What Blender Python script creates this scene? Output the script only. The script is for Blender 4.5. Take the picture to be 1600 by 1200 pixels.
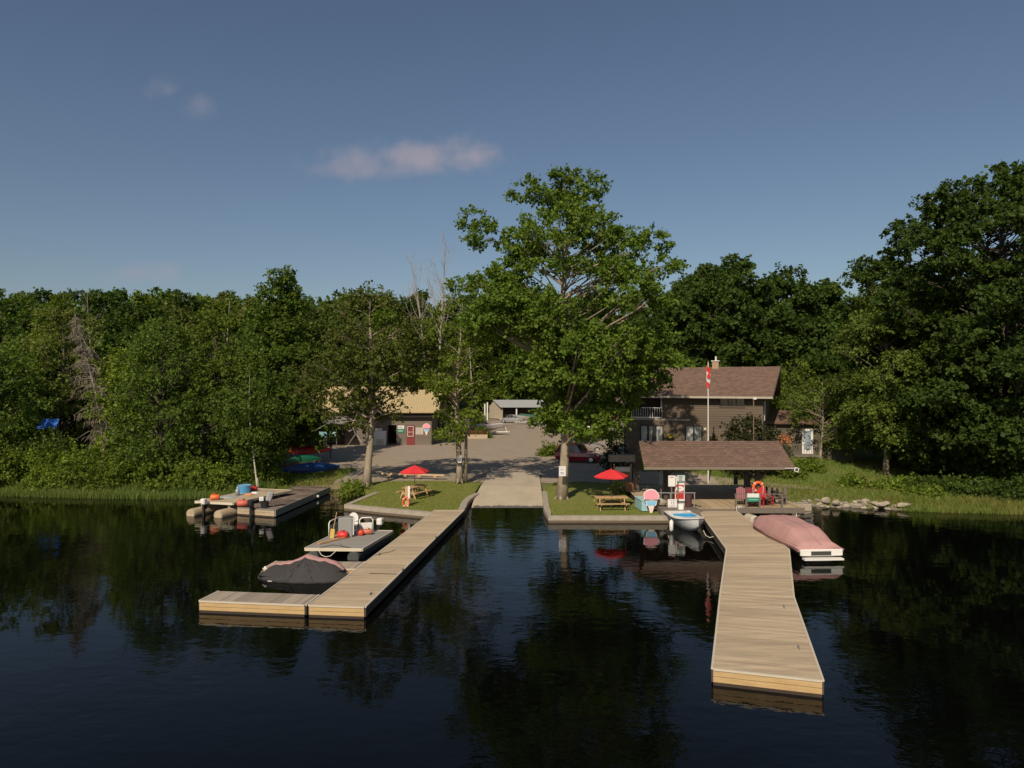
import bpy, bmesh, math, random
import numpy as np
from mathutils import Vector, Matrix
for o in list(bpy.data.objects): bpy.data.objects.remove(o)
S = bpy.context.scene
COL = S.collection
R = math.radians
# ---------------------------------------------------------------- camera, sky, sun, exposure
F = 1109.0; HZ = 600.0; CH = 8.0          # focal length (px of a 1600 wide picture), horizon row, eye height
cd = bpy.data.cameras.new('camera'); cam = bpy.data.objects.new('camera', cd); COL.objects.link(cam)
cam.location = (0, 0, CH); cam.rotation_euler = (R(90), 0, 0)
cd.sensor_width = 36; cd.lens = 36 * F / 1600; cd.clip_end = 3000; cd.clip_start = 0.1
S.camera = cam
SUN_EL = 39; SUN_DX, SUN_DY = -0.33, -0.94   # towards the sun (behind the camera, to the left)
w = bpy.data.worlds.new('World'); S.world = w; w.use_nodes = True
nt = w.node_tree; nt.nodes.clear()
def N(nt, t, **k):
    n = nt.nodes.new(t)
    for a, b in k.items(): setattr(n, a, b)
    return n
out = N(nt, 'ShaderNodeOutputWorld'); bg = N(nt, 'ShaderNodeBackground')
sky = N(nt, 'ShaderNodeTexSky', sky_type='NISHITA', sun_disc=False)
sky.sun_elevation = R(SUN_EL); sky.sun_rotation = math.atan2(SUN_DX, SUN_DY)
sky.altitude = 0; sky.air_density = 1.0; sky.dust_density = 1.0; sky.ozone_density = 1.6
bg.inputs[1].default_value = 0.05
hs = N(nt, 'ShaderNodeHueSaturation'); hs.inputs['Saturation'].default_value = 0.98; hs.inputs['Hue'].default_value = 0.5; hs.inputs['Value'].default_value = 1.34
nt.links.new(sky.outputs[0], hs.inputs['Color'])
# thin clouds, laid on the sky by direction
tc = N(nt, 'ShaderNodeTexCoord')
def cloud(prev, px, py, wx, wy, amt, seed):
    d = Vector(((px - 800) / F, 1, -(py - HZ) / F))
    sx = N(nt, 'ShaderNodeSeparateXYZ'); nt.links.new(tc.outputs['Generated'], sx.inputs[0])
    dx = N(nt, 'ShaderNodeMath', operation='DIVIDE'); nt.links.new(sx.outputs[0], dx.inputs[0]); nt.links.new(sx.outputs[1], dx.inputs[1])
    dz = N(nt, 'ShaderNodeMath', operation='DIVIDE'); nt.links.new(sx.outputs[2], dz.inputs[0]); nt.links.new(sx.outputs[1], dz.inputs[1])
    cb = N(nt, 'ShaderNodeCombineXYZ'); nt.links.new(dx.outputs[0], cb.inputs[0]); nt.links.new(dz.outputs[0], cb.inputs[1]); cb.inputs[2].default_value = seed
    mp = N(nt, 'ShaderNodeMapping', vector_type='POINT')
    mp.inputs['Scale'].default_value = (F / wx, F / wy, 1); mp.inputs['Location'].default_value = (-d.x * F / wx, -d.z * F / wy, 0)
    nt.links.new(cb.outputs[0], mp.inputs[0])
    no = N(nt, 'ShaderNodeTexNoise'); no.inputs['Scale'].default_value = 22; no.inputs['Detail'].default_value = 6; no.inputs['Roughness'].default_value = .55
    nt.links.new(cb.outputs[0], no.inputs['Vector'])
    no2 = N(nt, 'ShaderNodeTexNoise'); no2.inputs['Scale'].default_value = 9; no2.inputs['Detail'].default_value = 2
    nt.links.new(cb.outputs[0], no2.inputs['Vector'])
    sp = N(nt, 'ShaderNodeSeparateXYZ'); nt.links.new(mp.outputs[0], sp.inputs[0])
    fl = N(nt, 'ShaderNodeCombineXYZ'); nt.links.new(sp.outputs[0], fl.inputs[0]); nt.links.new(sp.outputs[1], fl.inputs[1])
    ln = N(nt, 'ShaderNodeVectorMath', operation='LENGTH'); nt.links.new(fl.outputs[0], ln.inputs[0])
    a = N(nt, 'ShaderNodeMath', operation='SUBTRACT'); a.inputs[0].default_value = 1.0; nt.links.new(ln.outputs['Value'], a.inputs[1])
    b = N(nt, 'ShaderNodeMath', operation='MULTIPLY_ADD'); nt.links.new(no.outputs[0], b.inputs[0]); b.inputs[1].default_value = 2.2; b.inputs[2].default_value = -1.05
    b2 = N(nt, 'ShaderNodeMath', operation='MULTIPLY_ADD'); nt.links.new(no2.outputs[0], b2.inputs[0]); b2.inputs[1].default_value = 1.6; b2.inputs[2].default_value = -.9
    c = N(nt, 'ShaderNodeMath', operation='ADD'); nt.links.new(a.outputs[0], c.inputs[0]); nt.links.new(b.outputs[0], c.inputs[1])
    c2 = N(nt, 'ShaderNodeMath', operation='ADD'); nt.links.new(c.outputs[0], c2.inputs[0]); nt.links.new(b2.outputs[0], c2.inputs[1])
    e = N(nt, 'ShaderNodeMapRange'); e.interpolation_type = 'SMOOTHSTEP'; nt.links.new(c2.outputs[0], e.inputs[0])
    e.inputs[1].default_value = -0.05; e.inputs[2].default_value = 1.35; e.inputs[4].default_value = amt
    fy = N(nt, 'ShaderNodeMath', operation='GREATER_THAN'); nt.links.new(sx.outputs[1], fy.inputs[0]); fy.inputs[1].default_value = 0.05
    g = N(nt, 'ShaderNodeMath', operation='MULTIPLY'); nt.links.new(e.outputs[0], g.inputs[0]); nt.links.new(fy.outputs[0], g.inputs[1])
    mx = N(nt, 'ShaderNodeMixRGB'); nt.links.new(g.outputs[0], mx.inputs[0]); nt.links.new(prev, mx.inputs[1]); mx.inputs[2].default_value = (7.4, 6.6, 7.5, 1)
    return mx.outputs[0]
sk = hs.outputs[0]
for a_ in ((548, 250, 75, 30, .5, .3), (650, 248, 75, 32, .75, 1.7), (738, 243, 80, 31, .75, 2.9), (258, 138, 34, 24, .3, 4.1), (314, 164, 30, 24, .25, 5.2), (215, 428, 80, 24, .4, 6.4), (620, 266, 150, 20, .4, 8.1)):
    sk = cloud(sk, *a_)
nt.links.new(sk, bg.inputs[0]); nt.links.new(bg.outputs[0], out.inputs[0])
sl = bpy.data.lights.new('sun', 'SUN'); sun = bpy.data.objects.new('sun', sl); COL.objects.link(sun)
sl.energy = 4.3; sl.angle = R(0.53); sl.color = (1.0, 0.86, 0.68)
ce = math.cos(R(SUN_EL)); sd = Vector((SUN_DX * ce, SUN_DY * ce, math.sin(R(SUN_EL)) * math.hypot(SUN_DX, SUN_DY)))
sun.rotation_euler = sd.to_track_quat('Z', 'Y').to_euler()
S.view_settings.view_transform = 'Standard'; S.view_settings.look = 'None'; S.view_settings.exposure = 0.0; S.view_settings.gamma = 1
S.render.engine = 'CYCLES'; S.cycles.max_bounces = 6; S.cycles.diffuse_bounces = 2; S.cycles.glossy_bounces = 3
S.cycles.transmission_bounces = 4; S.cycles.transparent_max_bounces = 8
# ---------------------------------------------------------------- helpers
def X(px, d): return (px - 800) * d / F
def Z(py, d): return CH - (py - HZ) * d / F
def P(px, py, d): return Vector((X(px, d), d, Z(py, d)))
def G(px, py, z):
    d = (CH - z) * F / (py - HZ); return Vector((X(px, d), d, z))
def sm(a, b, t):
    t = min(1, max(0, (t - a) / (b - a))); return t * t * (3 - 2 * t)
SH = [(-400, 58), (-90, 56), (-38, 52.3), (-30, 51.2), (-24, 50.6), (-19, 51.2), (-16, 53.3), (-13.2, 54.2), (-11.3, 53.0), (-10.2, 52.5), (-2.6, 52.5), (-2.5, 51.5), (2.2, 51.5), (2.4, 51.5), (7.5, 51), (9, 47), (12, 47.5), (17.5, 47), (19, 46.6), (22, 46.2), (26, 45.2), (36, 43.6), (60, 42), (400, 30)]
SHX = [a for a, b in SH]; SHY = [b for a, b in SH]
def shore(x): return float(np.interp(x, SHX, SHY))
def terr(x, y):
    t = y - shore(x)
    t += 0.35 * math.sin(x * 1.7) * math.sin(y * .9 + x * .4) if (x < -12 or x > 18) else 0
    if t < 0: return max(-2.5, t * 0.3)
    z = 0.45 * (1 - math.exp(-t / 0.9)) + 0.3 * sm(52, 80, y)
    z += 1.35 * sm(52.5, 61, y) * sm(7.5, 12, x) * (1 - .45 * sm(23, 30, x))
    cor = sm(-30, -14, x) * (1 - sm(12, 40, x))       # corridor of the car park
    z += 8.0 * sm(88, 190, y) * (1 - cor) + 8.0 * sm(150, 230, y) * cor
    return z
def GT(px, py):
    d = 43.0
    while d < 220:
        z = Z(py, d)
        if z <= terr(X(px, d), d): break
        d += 0.15
    return Vector((X(px, d), d, terr(X(px, d), d)))
def on(x, y): return Vector((x, y, terr(x, y)))

MATS = {}
def mat(name, col, rough=.7, nz=None, isl=0., metal=0., bump=None, trans=0., spec=.5, col2=None, stretch=(1, 1, 1), coat=0., obj_rand=0.):
    """nz=(scale, amount): noise variation of value; isl: variation per loose piece; col2: second colour mixed in by noise"""
    if name in MATS: return MATS[name]
    m = bpy.data.materials.new(name); m.use_nodes = True; t = m.node_tree; bs = t.nodes['Principled BSDF']
    bs.inputs['Roughness'].default_value = rough; bs.inputs['Metallic'].default_value = metal
    bs.inputs['Specular IOR Level'].default_value = spec; bs.inputs['Coat Weight'].default_value = coat
    c = N(t, 'ShaderNodeRGB'); c.outputs[0].default_value = (*col, 1); cur = c.outputs[0]
    tcn = N(t, 'ShaderNodeTexCoord'); mp = N(t, 'ShaderNodeMapping'); mp.inputs['Scale'].default_value = stretch
    t.links.new(tcn.outputs['Object'], mp.inputs[0])
    if col2 is not None:
        n2 = N(t, 'ShaderNodeTexNoise'); n2.inputs['Scale'].default_value = (nz[0] if nz else 3) * .35; n2.inputs['Detail'].default_value = 5; n2.inputs['Roughness'].default_value = .65
        t.links.new(mp.outputs[0], n2.inputs['Vector'])
        cr = N(t, 'ShaderNodeMapRange'); cr.inputs[1].default_value = .42; cr.inputs[2].default_value = .62; t.links.new(n2.outputs[0], cr.inputs[0])
        mx = N(t, 'ShaderNodeMixRGB'); mx.inputs[2].default_value = (*col2, 1); t.links.new(cr.outputs[0], mx.inputs[0]); t.links.new(cur, mx.inputs[1]); cur = mx.outputs[0]
    val = None
    def mul(src, amt, ctr=.5):
        nonlocal val
        q = N(t, 'ShaderNodeMath', operation='MULTIPLY_ADD'); t.links.new(src, q.inputs[0]); q.inputs[1].default_value = amt; q.inputs[2].default_value = 1 - amt * ctr
        if val is None: val = q.outputs[0]
        else:
            r = N(t, 'ShaderNodeMath', operation='MULTIPLY'); t.links.new(val, r.inputs[0]); t.links.new(q.outputs[0], r.inputs[1]); val = r.outputs[0]
    if nz:
        n1 = N(t, 'ShaderNodeTexNoise'); n1.inputs['Scale'].default_value = nz[0]; n1.inputs['Detail'].default_value = 6; n1.inputs['Roughness'].default_value = .7
        t.links.new(mp.outputs[0], n1.inputs['Vector']); mul(n1.outputs[0], nz[1] * 2)
    if isl:
        g = N(t, 'ShaderNodeNewGeometry'); mul(g.outputs['Random Per Island'], isl)
    if obj_rand:
        oi = N(t, 'ShaderNodeObjectInfo'); mul(oi.outputs['Random'], obj_rand)
    if val is not None:
        v = N(t, 'ShaderNodeVectorMath', operation='SCALE'); t.links.new(cur, v.inputs[0]); t.links.new(val, v.inputs['Scale']); cur = v.outputs[0]
    t.links.new(cur, bs.inputs['Base Color'])
    if bump:
        nb = N(t, 'ShaderNodeTexNoise'); nb.inputs['Scale'].default_value = bump[0]; nb.inputs['Detail'].default_value = 4; t.links.new(mp.outputs[0], nb.inputs['Vector'])
        b = N(t, 'ShaderNodeBump'); b.inputs['Strength'].default_value = bump[1]; b.inputs['Distance'].default_value = .03; t.links.new(nb.outputs[0], b.inputs['Height']); t.links.new(b.outputs[0], bs.inputs['Normal'])
    if trans:
        tr = N(t, 'ShaderNodeBsdfTranslucent'); sc = N(t, 'ShaderNodeVectorMath', operation='MULTIPLY'); sc.inputs[1].default_value = (1.3, 1.5, .5)
        t.links.new(cur, sc.inputs[0]); t.links.new(sc.outputs[0], tr.inputs[0])
        ms = N(t, 'ShaderNodeMixShader'); ms.inputs[0].default_value = trans; t.links.new(bs.outputs[0], ms.inputs[1]); t.links.new(tr.outputs[0], ms.inputs[2])
        t.links.new(ms.outputs[0], t.nodes['Material Output'].inputs[0])
    MATS[name] = m; return m

class MB:
    def __init__(s): s.v = []; s.f = []
    def add(s, vs, fs):
        o = len(s.v); s.v += [tuple(v) for v in vs]; s.f += [tuple(i + o for i in f) for f in fs]; return s
    def box(s, x0, x1, y0, y1, z0, z1, rz=0, piv=None, M=None):
        vs = [Vector((x, y, z)) for z in (z0, z1) for y in (y0, y1) for x in (x0, x1)]
        if rz:
            c = Vector(piv) if piv else Vector(((x0 + x1) / 2, (y0 + y1) / 2, (z0 + z1) / 2)); Q = Matrix.Rotation(rz, 3, 'Z')
            vs = [Q @ (v - c) + c for v in vs]
        if M: vs = [M @ v for v in vs]
        return s.add(vs, [(0, 2, 3, 1), (4, 5, 7, 6), (0, 1, 5, 4), (2, 6, 7, 3), (0, 4, 6, 2), (1, 3, 7, 5)])
    def bar(s, a, b, wd, h, up=Vector((0, 0, 1))):
        a = Vector(a); b = Vector(b); d = (b - a); L = d.length; d = d / L
        if abs(d.dot(up)) > .97: up = Vector((0, 1, 0))
        r = d.cross(up).normalized(); u = r.cross(d).normalized()
        vs = [a + d * t * L + r * p * wd / 2 + u * q * h / 2 for q in (-1, 1) for p in (-1, 1) for t in (0, 1)]
        return s.add(vs, [(0, 2, 3, 1), (4, 5, 7, 6), (0, 1, 5, 4), (2, 6, 7, 3), (0, 4, 6, 2), (1, 3, 7, 5)])
    def tube(s, pts, rad, n=8, cap=True, sq=1.0):
        pts = [Vector(p) for p in pts]; m = len(pts)
        if not hasattr(rad, '__len__'): rad = [rad] * m
        o = len(s.v); pr = None
        for i, p in enumerate(pts):
            d = (pts[min(i + 1, m - 1)] - pts[max(i - 1, 0)])
            if d.length < 1e-9: d = Vector((0, 0, 1))
            d.normalize()
            if pr is None: r = d.cross(Vector((0, 0, 1)) if abs(d.z) < .9 else Vector((0, 1, 0))).normalized()
            else: r = (pr - d * pr.dot(d)).normalized()
            pr = r; u = r.cross(d)
            for k in range(n):
                a = 2 * math.pi * k / n; s.v.append(tuple(p + (r * math.cos(a) + u * math.sin(a) * sq) * rad[i]))
        for i in range(m - 1):
            for k in range(n):
                k2 = (k + 1) % n; s.f.append((o + i * n + k, o + i * n + k2, o + (i + 1) * n + k2, o + (i + 1) * n + k))
        if cap: s.f.append(tuple(o + k for k in range(n))[::-1]); s.f.append(tuple(o + (m - 1) * n + k for k in range(n)))
        return s
    def loft(s, rings, cap=True, closed=True):
        n = len(rings[0]); o = len(s.v)
        for r in rings: s.v += [tuple(p) for p in r]
        for i in range(len(rings) - 1):
            for k in range(n if closed else n - 1):
                k2 = (k + 1) % n; s.f.append((o + i * n + k, o + i * n + k2, o + (i + 1) * n + k2, o + (i + 1) * n + k))
        if cap and closed: s.f.append(tuple(o + k for k in range(n))[::-1]); s.f.append(tuple(o + (len(rings) - 1) * n + k for k in range(n)))
        return s
    def prism(s, poly, z0, z1):
        n = len(poly); a = [(p[0], p[1], z0) for p in poly]; b = [(p[0], p[1], z1) for p in poly]; o = len(s.v); s.v += a + b
        s.f.append(tuple(o + k for k in range(n))[::-1]); s.f.append(tuple(o + n + k for k in range(n)))
        for k in range(n): k2 = (k + 1) % n; s.f.append((o + k, o + k2, o + n + k2, o + n + k))
        return s
    def ball(s, c, r, n=10, m=6, sc=(1, 1, 1), rnd=None, jit=0):
        rings = []
        for i in range(m + 1):
            t = math.pi * i / m; rr = max(math.sin(t), .02)
            rings.append([(c[0] + r * sc[0] * rr * math.cos(2 * math.pi * k / n) * (1 + (rnd.uniform(-jit, jit) if rnd else 0)), c[1] + r * sc[1] * rr * math.sin(2 * math.pi * k / n) * (1 + (rnd.uniform(-jit, jit) if rnd else 0)), c[2] - r * sc[2] * math.cos(t)) for k in range(n)])
        return s.loft(rings)
    def torus(s, c, R0, r, n=24, m=8, M=None):
        o = len(s.v); M = M or Matrix.Identity(3); c = Vector(c)
        for i in range(n):
            a = 2 * math.pi * i / n
            for k in range(m):
                b = 2 * math.pi * k / m; p = Vector(((R0 + r * math.cos(b)) * math.cos(a), (R0 + r * math.cos(b)) * math.sin(a), r * math.sin(b))); s.v.append(tuple(c + M @ p))
        for i in range(n):
            for k in range(m): i2 = (i + 1) % n; k2 = (k + 1) % m; s.f.append((o + i * m + k, o + i2 * m + k, o + i2 * m + k2, o + i * m + k2))
        return s
    def xf(s, M): s.v = [tuple(M @ Vector(v)) for v in s.v]; return s
    def build(s, name, m, parent=None, smooth=False, bevel=0):
        me = bpy.data.meshes.new(name); me.from_pydata(s.v, [], s.f); me.update()
        b = bmesh.new(); b.from_mesh(me); bmesh.ops.recalc_face_normals(b, faces=b.faces)
        if bevel: bmesh.ops.bevel(b, geom=list(b.edges), offset=bevel, segments=1, affect='EDGES')
        b.to_mesh(me); b.free()
        if smooth: me.polygons.foreach_set('use_smooth', [True] * len(me.polygons))
        me.materials.append(m); o = bpy.data.objects.new(name, me); COL.objects.link(o)
        if parent: o.parent = parent
        return o
def tag(o, label, cat, group=None, kind=None):
    if label: o['label'] = label
    if cat: o['category'] = cat
    if group: o['group'] = group
    if kind: o['kind'] = kind
    return o
def thing(name, loc, label, cat, rz=0, group=None, sc=1):
    o = bpy.data.objects.new(name, None); COL.objects.link(o); o.location = loc; o.rotation_euler = (0, 0, rz); o.scale = (sc, sc, sc) if not hasattr(sc, '__len__') else sc
    o.empty_display_size = .2
    return tag(o, label, cat, group)
KIDS = {}
def copy_tree(o, parent=None):
    c = o.copy(); COL.objects.link(c)
    if parent is not None: c.parent = parent
    for ch in [q for q in bpy.data.objects if q.parent == o]: copy_tree(ch, c)
    return c
def put(root, loc, rz, label, group=None, sc=1):
    """a copy of a thing with copies of its parts"""
    c = root.copy(); COL.objects.link(c); c.location = loc; c.rotation_euler = (0, 0, rz); c.scale = (sc, sc, sc) if not hasattr(sc, '__len__') else sc
    c['label'] = label
    if group: c['group'] = group
    elif 'group' in c.keys(): del c['group']
    for ch in KIDS[root.name]:
        k = ch.copy(); COL.objects.link(k); k.parent = c
    return c
def structure(o): o['kind'] = 'structure'; return o
def text(body, size, parent, M, m, name='lettering', depth=.004):
    cu = bpy.data.curves.new(name, 'FONT'); cu.body = body; cu.size = size; cu.extrude = depth; cu.align_x = 'CENTER'; cu.align_y = 'CENTER'
    o = bpy.data.objects.new(name, cu); dg = bpy.context.evaluated_depsgraph_get(); COL.objects.link(o); bpy.context.view_layer.update()
    me = bpy.data.meshes.new_from_object(o.evaluated_get(bpy.context.evaluated_depsgraph_get())); bpy.data.objects.remove(o)
    me.materials.clear(); me.materials.append(m); k = bpy.data.objects.new(name, me); COL.objects.link(k); k.parent = parent; k.matrix_local = M; return k
def face(x, y, z, rz=0):   # matrix for lettering standing upright and facing -Y
    return Matrix.Translation((x, y, z)) @ Matrix.Rotation(rz, 4, 'Z') @ Matrix.Rotation(R(90), 4, 'X')

# materials
deck_new = mat('new_deck_wood', (.49, .385, .255), .85, (1.5, .1), isl=.26, bump=(30, .3), stretch=(.6, 6, 1), col2=(.375, .295, .2))
deck_y = mat('fresh_yellow_timber', (.5, .345, .165), .7, (3, .2), isl=.1, stretch=(1, 1, 6), col2=(.44, .29, .13))
deck_edge = mat('pale_edge_trim', (.56, .49, .38), .6, (4, .12))
deck_grey = mat('weathered_grey_planks', (.33, .275, .21), .85, (3, .25), isl=.45, stretch=(5, .6, 1))
deck_old = mat('old_brown_planks', (.115, .082, .06), .9, (3, .4), isl=.9, col2=(.2, .15, .12))
dark_wet = mat('dark_wet_timber', (.045, .03, .02), .6, (3, .3))
dark_wood = mat('dark_stained_wood', (.07, .055, .045), .8, (4, .3), isl=.3)
grey_wood = mat('grey_railing_wood', (.15, .125, .1), .8, (5, .3), isl=.3)
siding = mat('brown_board_siding', (.108, .08, .053), .75, (2, .16), isl=.22, stretch=(.5, .5, 4))
siding2 = mat('grey_brown_siding', (.155, .125, .098), .8, (2, .16), isl=.2, stretch=(.5, .5, 4))
siding_d = mat('mossy_dark_siding', (.085, .075, .05), .85, (3, .3), isl=.3)
shingle = mat('brown_shingles', (.18, .11, .078), .88, (22, .25), bump=(40, .6), col2=(.15, .097, .072), stretch=(1, 1, 3))
def add_courses(m, row=.2, wid=.34):
    t = m.node_tree; bs = t.nodes['Principled BSDF']; src = bs.inputs['Base Color'].links[0].from_socket
    tc_ = N(t, 'ShaderNodeTexCoord'); sp = N(t, 'ShaderNodeSeparateXYZ'); t.links.new(tc_.outputs['Object'], sp.inputs[0]); cb = N(t, 'ShaderNodeCombineXYZ'); t.links.new(sp.outputs[0], cb.inputs[0]); t.links.new(sp.outputs[2], cb.inputs[1])
    br = N(t, 'ShaderNodeTexBrick'); br.inputs['Scale'].default_value = 1; br.inputs['Brick Width'].default_value = wid; br.inputs['Row Height'].default_value = row * .5; br.inputs['Mortar Size'].default_value = .012; br.inputs['Bias'].default_value = 0
    br.inputs['Color1'].default_value = (.78, .78, .78, 1); br.inputs['Color2'].default_value = (1.25, 1.22, 1.2, 1); br.inputs['Mortar'].default_value = (.55, .55, .55, 1); t.links.new(cb.outputs[0], br.inputs['Vector'])
    mx = N(t, 'ShaderNodeVectorMath', operation='MULTIPLY'); t.links.new(src, mx.inputs[0]); t.links.new(br.outputs['Color'], mx.inputs[1]); t.links.new(mx.outputs[0], bs.inputs['Base Color'])
add_courses(shingle)
tan_roof = mat('tan_metal_roof', (.48, .375, .2), .45, (2, .1))
white = mat('white_paint', (.72, .7, .66), .5, (6, .08))
white_pl = mat('white_plastic', (.75, .73, .68), .35, (5, .06))
pinkc = mat('faded_pink_canvas', (.46, .25, .23), .85, (1.6, .14), bump=(9, .5), col2=(.4, .235, .215))
blackc = mat('black_canvas', (.035, .033, .032), .8, (3, .3), bump=(9, .6))
black = mat('black_plastic', (.02, .02, .022), .4)
dark = mat('painted_shade', (.012, .011, .01), .8)  # near-black colour standing in for shade in and under the sheds
rubber = mat('black_rubber', (.018, .018, .018), .8)
alu = mat('brushed_aluminium', (.5, .5, .49), .4, (4, .12), metal=.7)
steel_g = mat('galvanised_grey', (.3, .3, .29), .5, (4, .15), metal=.3)
tanpaint = mat('tan_pontoon_paint', (.47, .37, .24), .5, (5, .15), col2=(.4, .31, .2))
concrete = mat('pale_concrete', (.38, .33, .26), .85, (7, .14), bump=(40, .3), col2=(.32, .28, .22))
redp = mat('red_paint', (.5, .035, .03), .45, (4, .1))
redf = mat('red_fabric', (.62, .03, .035), .75, (3, .08))
redpl = mat('red_fuel_plastic', (.62, .06, .03), .4, (6, .1))
orange = mat('orange_ring', (.72, .12, .03), .5, (6, .08))
bluep = mat('blue_plastic', (.08, .3, .55), .4, (5, .1))
cyan = mat('bright_blue_tarp', (.03, .36, .72), .5, (2, .15))
tarpb = mat('deep_blue_tarp', (.02, .12, .5), .5, (3, .3))
glass = mat('dark_window_glass', (.015, .018, .02), .08, spec=.8)
curtain = mat('pale_curtain', (.42, .43, .4), .8, (6, .2), stretch=(8, 8, .3))
pine = mat('pine_timber', (.47, .3, .145), .65, (4, .15), isl=.15)
rope_m = mat('pale_rope', (.6, .56, .46), .8)
greenp = mat('green_sign_paint', (.02, .22, .14), .5, (8, .15))
pinkp = mat('pink_sign_paint', (.8, .32, .38), .5, (6, .06))
lblue = mat('light_blue_sign_paint', (.2, .48, .72), .5, (6, .08))
paleb = mat('pale_blue_box_paint', (.3, .5, .56), .6, (4, .15))
ink = mat('grey_ink', (.12, .12, .16), .7)
bark = mat('grey_bark', (.34, .28, .2), .9, (6, .35), bump=(14, 1), stretch=(3, 3, .6), col2=(.25, .2, .15))
barkd = mat('dark_bark', (.1, .08, .06), .9, (6, .35), bump=(14, 1), stretch=(3, 3, .6))
barkw = mat('white_birch_bark', (.42, .4, .34), .8, (5, .35), stretch=(1, 1, 4))
barkg = mat('dead_grey_wood', (.3, .255, .215), .9, (6, .25))
def leafmat(n, c, c2=None): return mat(n, c, .62, (.45, .2), isl=.8, trans=.38, spec=.2, obj_rand=.45, col2=c2)
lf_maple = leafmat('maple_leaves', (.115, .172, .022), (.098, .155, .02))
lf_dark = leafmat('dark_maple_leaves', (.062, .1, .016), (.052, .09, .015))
lf_mid = leafmat('mid_green_leaves', (.098, .15, .021), (.086, .13, .021))
lf_yel = leafmat('yellow_green_leaves', (.14, .185, .022), (.12, .165, .022))
lf_ash = leafmat('olive_leaves', (.12, .15, .026), (.13, .14, .034))
lf_loc = leafmat('feathery_locust_leaves', (.125, .172, .028), (.105, .145, .025))
lf_bush = leafmat('bush_leaves', (.125, .185, .02), (.14, .18, .024))
lf_con = leafmat('conifer_needles', (.022, .042, .016))
lf_dead = mat('dry_brown_twigs', (.21, .18, .13), .9, (2, .3), isl=.6)
# ---------------------------------------------------------------- ground, water, lot, ramp, lawns
def grid(xs, ys, fz):
    b = MB(); nx = len(xs)
    b.v = [(x, y, fz(x, y)) for y in ys for x in xs]
    b.f = [(j * nx + i, j * nx + i + 1, (j + 1) * nx + i + 1, (j + 1) * nx + i) for j in range(len(ys) - 1) for i in range(nx - 1)]
    return b
def axis(spans):
    r = []
    for a, b, st in spans:
        n = max(1, round((b - a) / st)); r += [a + (b - a) * i / n for i in range(n)]
    return r + [spans[-1][1]]
gm = mat('grassy_earth', (.11, .135, .025), .95, (1.1, .35), bump=(6, 1), col2=(.16, .15, .045))
xs = axis([(-1500, -300, 200), (-300, -60, 20), (-60, -20, 1.5), (-20, 30, .5), (30, 60, 1.5), (60, 300, 20), (300, 1500, 200)])
ys = axis([(36, 62, .5), (62, 120, 2), (120, 300, 10), (300, 1700, 200)])
structure(grid(xs, ys, terr).build('ground', gm, smooth=True))
wm = bpy.data.materials.new('dark_lake_water'); wm.use_nodes = True; t = wm.node_tree; bs = t.nodes['Principled BSDF']
bs.inputs['Base Color'].default_value = (.0015, .0018, .0015, 1); bs.inputs['Roughness'].default_value = .015; bs.inputs['IOR'].default_value = 1.3; bs.inputs['Specular IOR Level'].default_value = .34
tcn = N(t, 'ShaderNodeTexCoord'); mp = N(t, 'ShaderNodeMapping'); mp.inputs['Scale'].default_value = (.8, 1.15, 1); t.links.new(tcn.outputs['Object'], mp.inputs[0])
n1 = N(t, 'ShaderNodeTexNoise'); n1.inputs['Scale'].default_value = 2.4; n1.inputs['Detail'].default_value = 3; n1.inputs['Roughness'].default_value = .5; t.links.new(mp.outputs[0], n1.inputs['Vector'])
n2 = N(t, 'ShaderNodeTexNoise'); n2.inputs['Scale'].default_value = .55; n2.inputs['Detail'].default_value = 2; t.links.new(mp.outputs[0], n2.inputs['Vector'])
n3 = N(t, 'ShaderNodeTexNoise'); n3.inputs['Scale'].default_value = .06; n3.inputs['Detail'].default_value = 2; t.links.new(tcn.outputs['Object'], n3.inputs['Vector'])
mr = N(t, 'ShaderNodeMapRange'); mr.inputs[1].default_value = .35; mr.inputs[2].default_value = .65; mr.inputs[3].default_value = .2; mr.inputs[4].default_value = 1.9; t.links.new(n3.outputs[0], mr.inputs[0])
ad = N(t, 'ShaderNodeMath', operation='MULTIPLY_ADD'); ad.inputs[1].default_value = 1.8; t.links.new(n2.outputs[0], ad.inputs[0]); t.links.new(n1.outputs[0], ad.inputs[2])
mu = N(t, 'ShaderNodeMath', operation='MULTIPLY'); t.links.new(ad.outputs[0], mu.inputs[0]); t.links.new(mr.outputs[0], mu.inputs[1])
bp = N(t, 'ShaderNodeBump'); bp.inputs['Strength'].default_value = 1; bp.inputs['Distance'].default_value = .0062; t.links.new(mu.outputs[0], bp.inputs['Height']); t.links.new(bp.outputs[0], bs.inputs['Normal'])
b = MB(); b.add([(-1500, -400, 0), (1500, -400, 0), (1500, 80, 0), (-1500, 80, 0)], [(0, 1, 2, 3)]); structure(b.build('water', wm))

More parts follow.
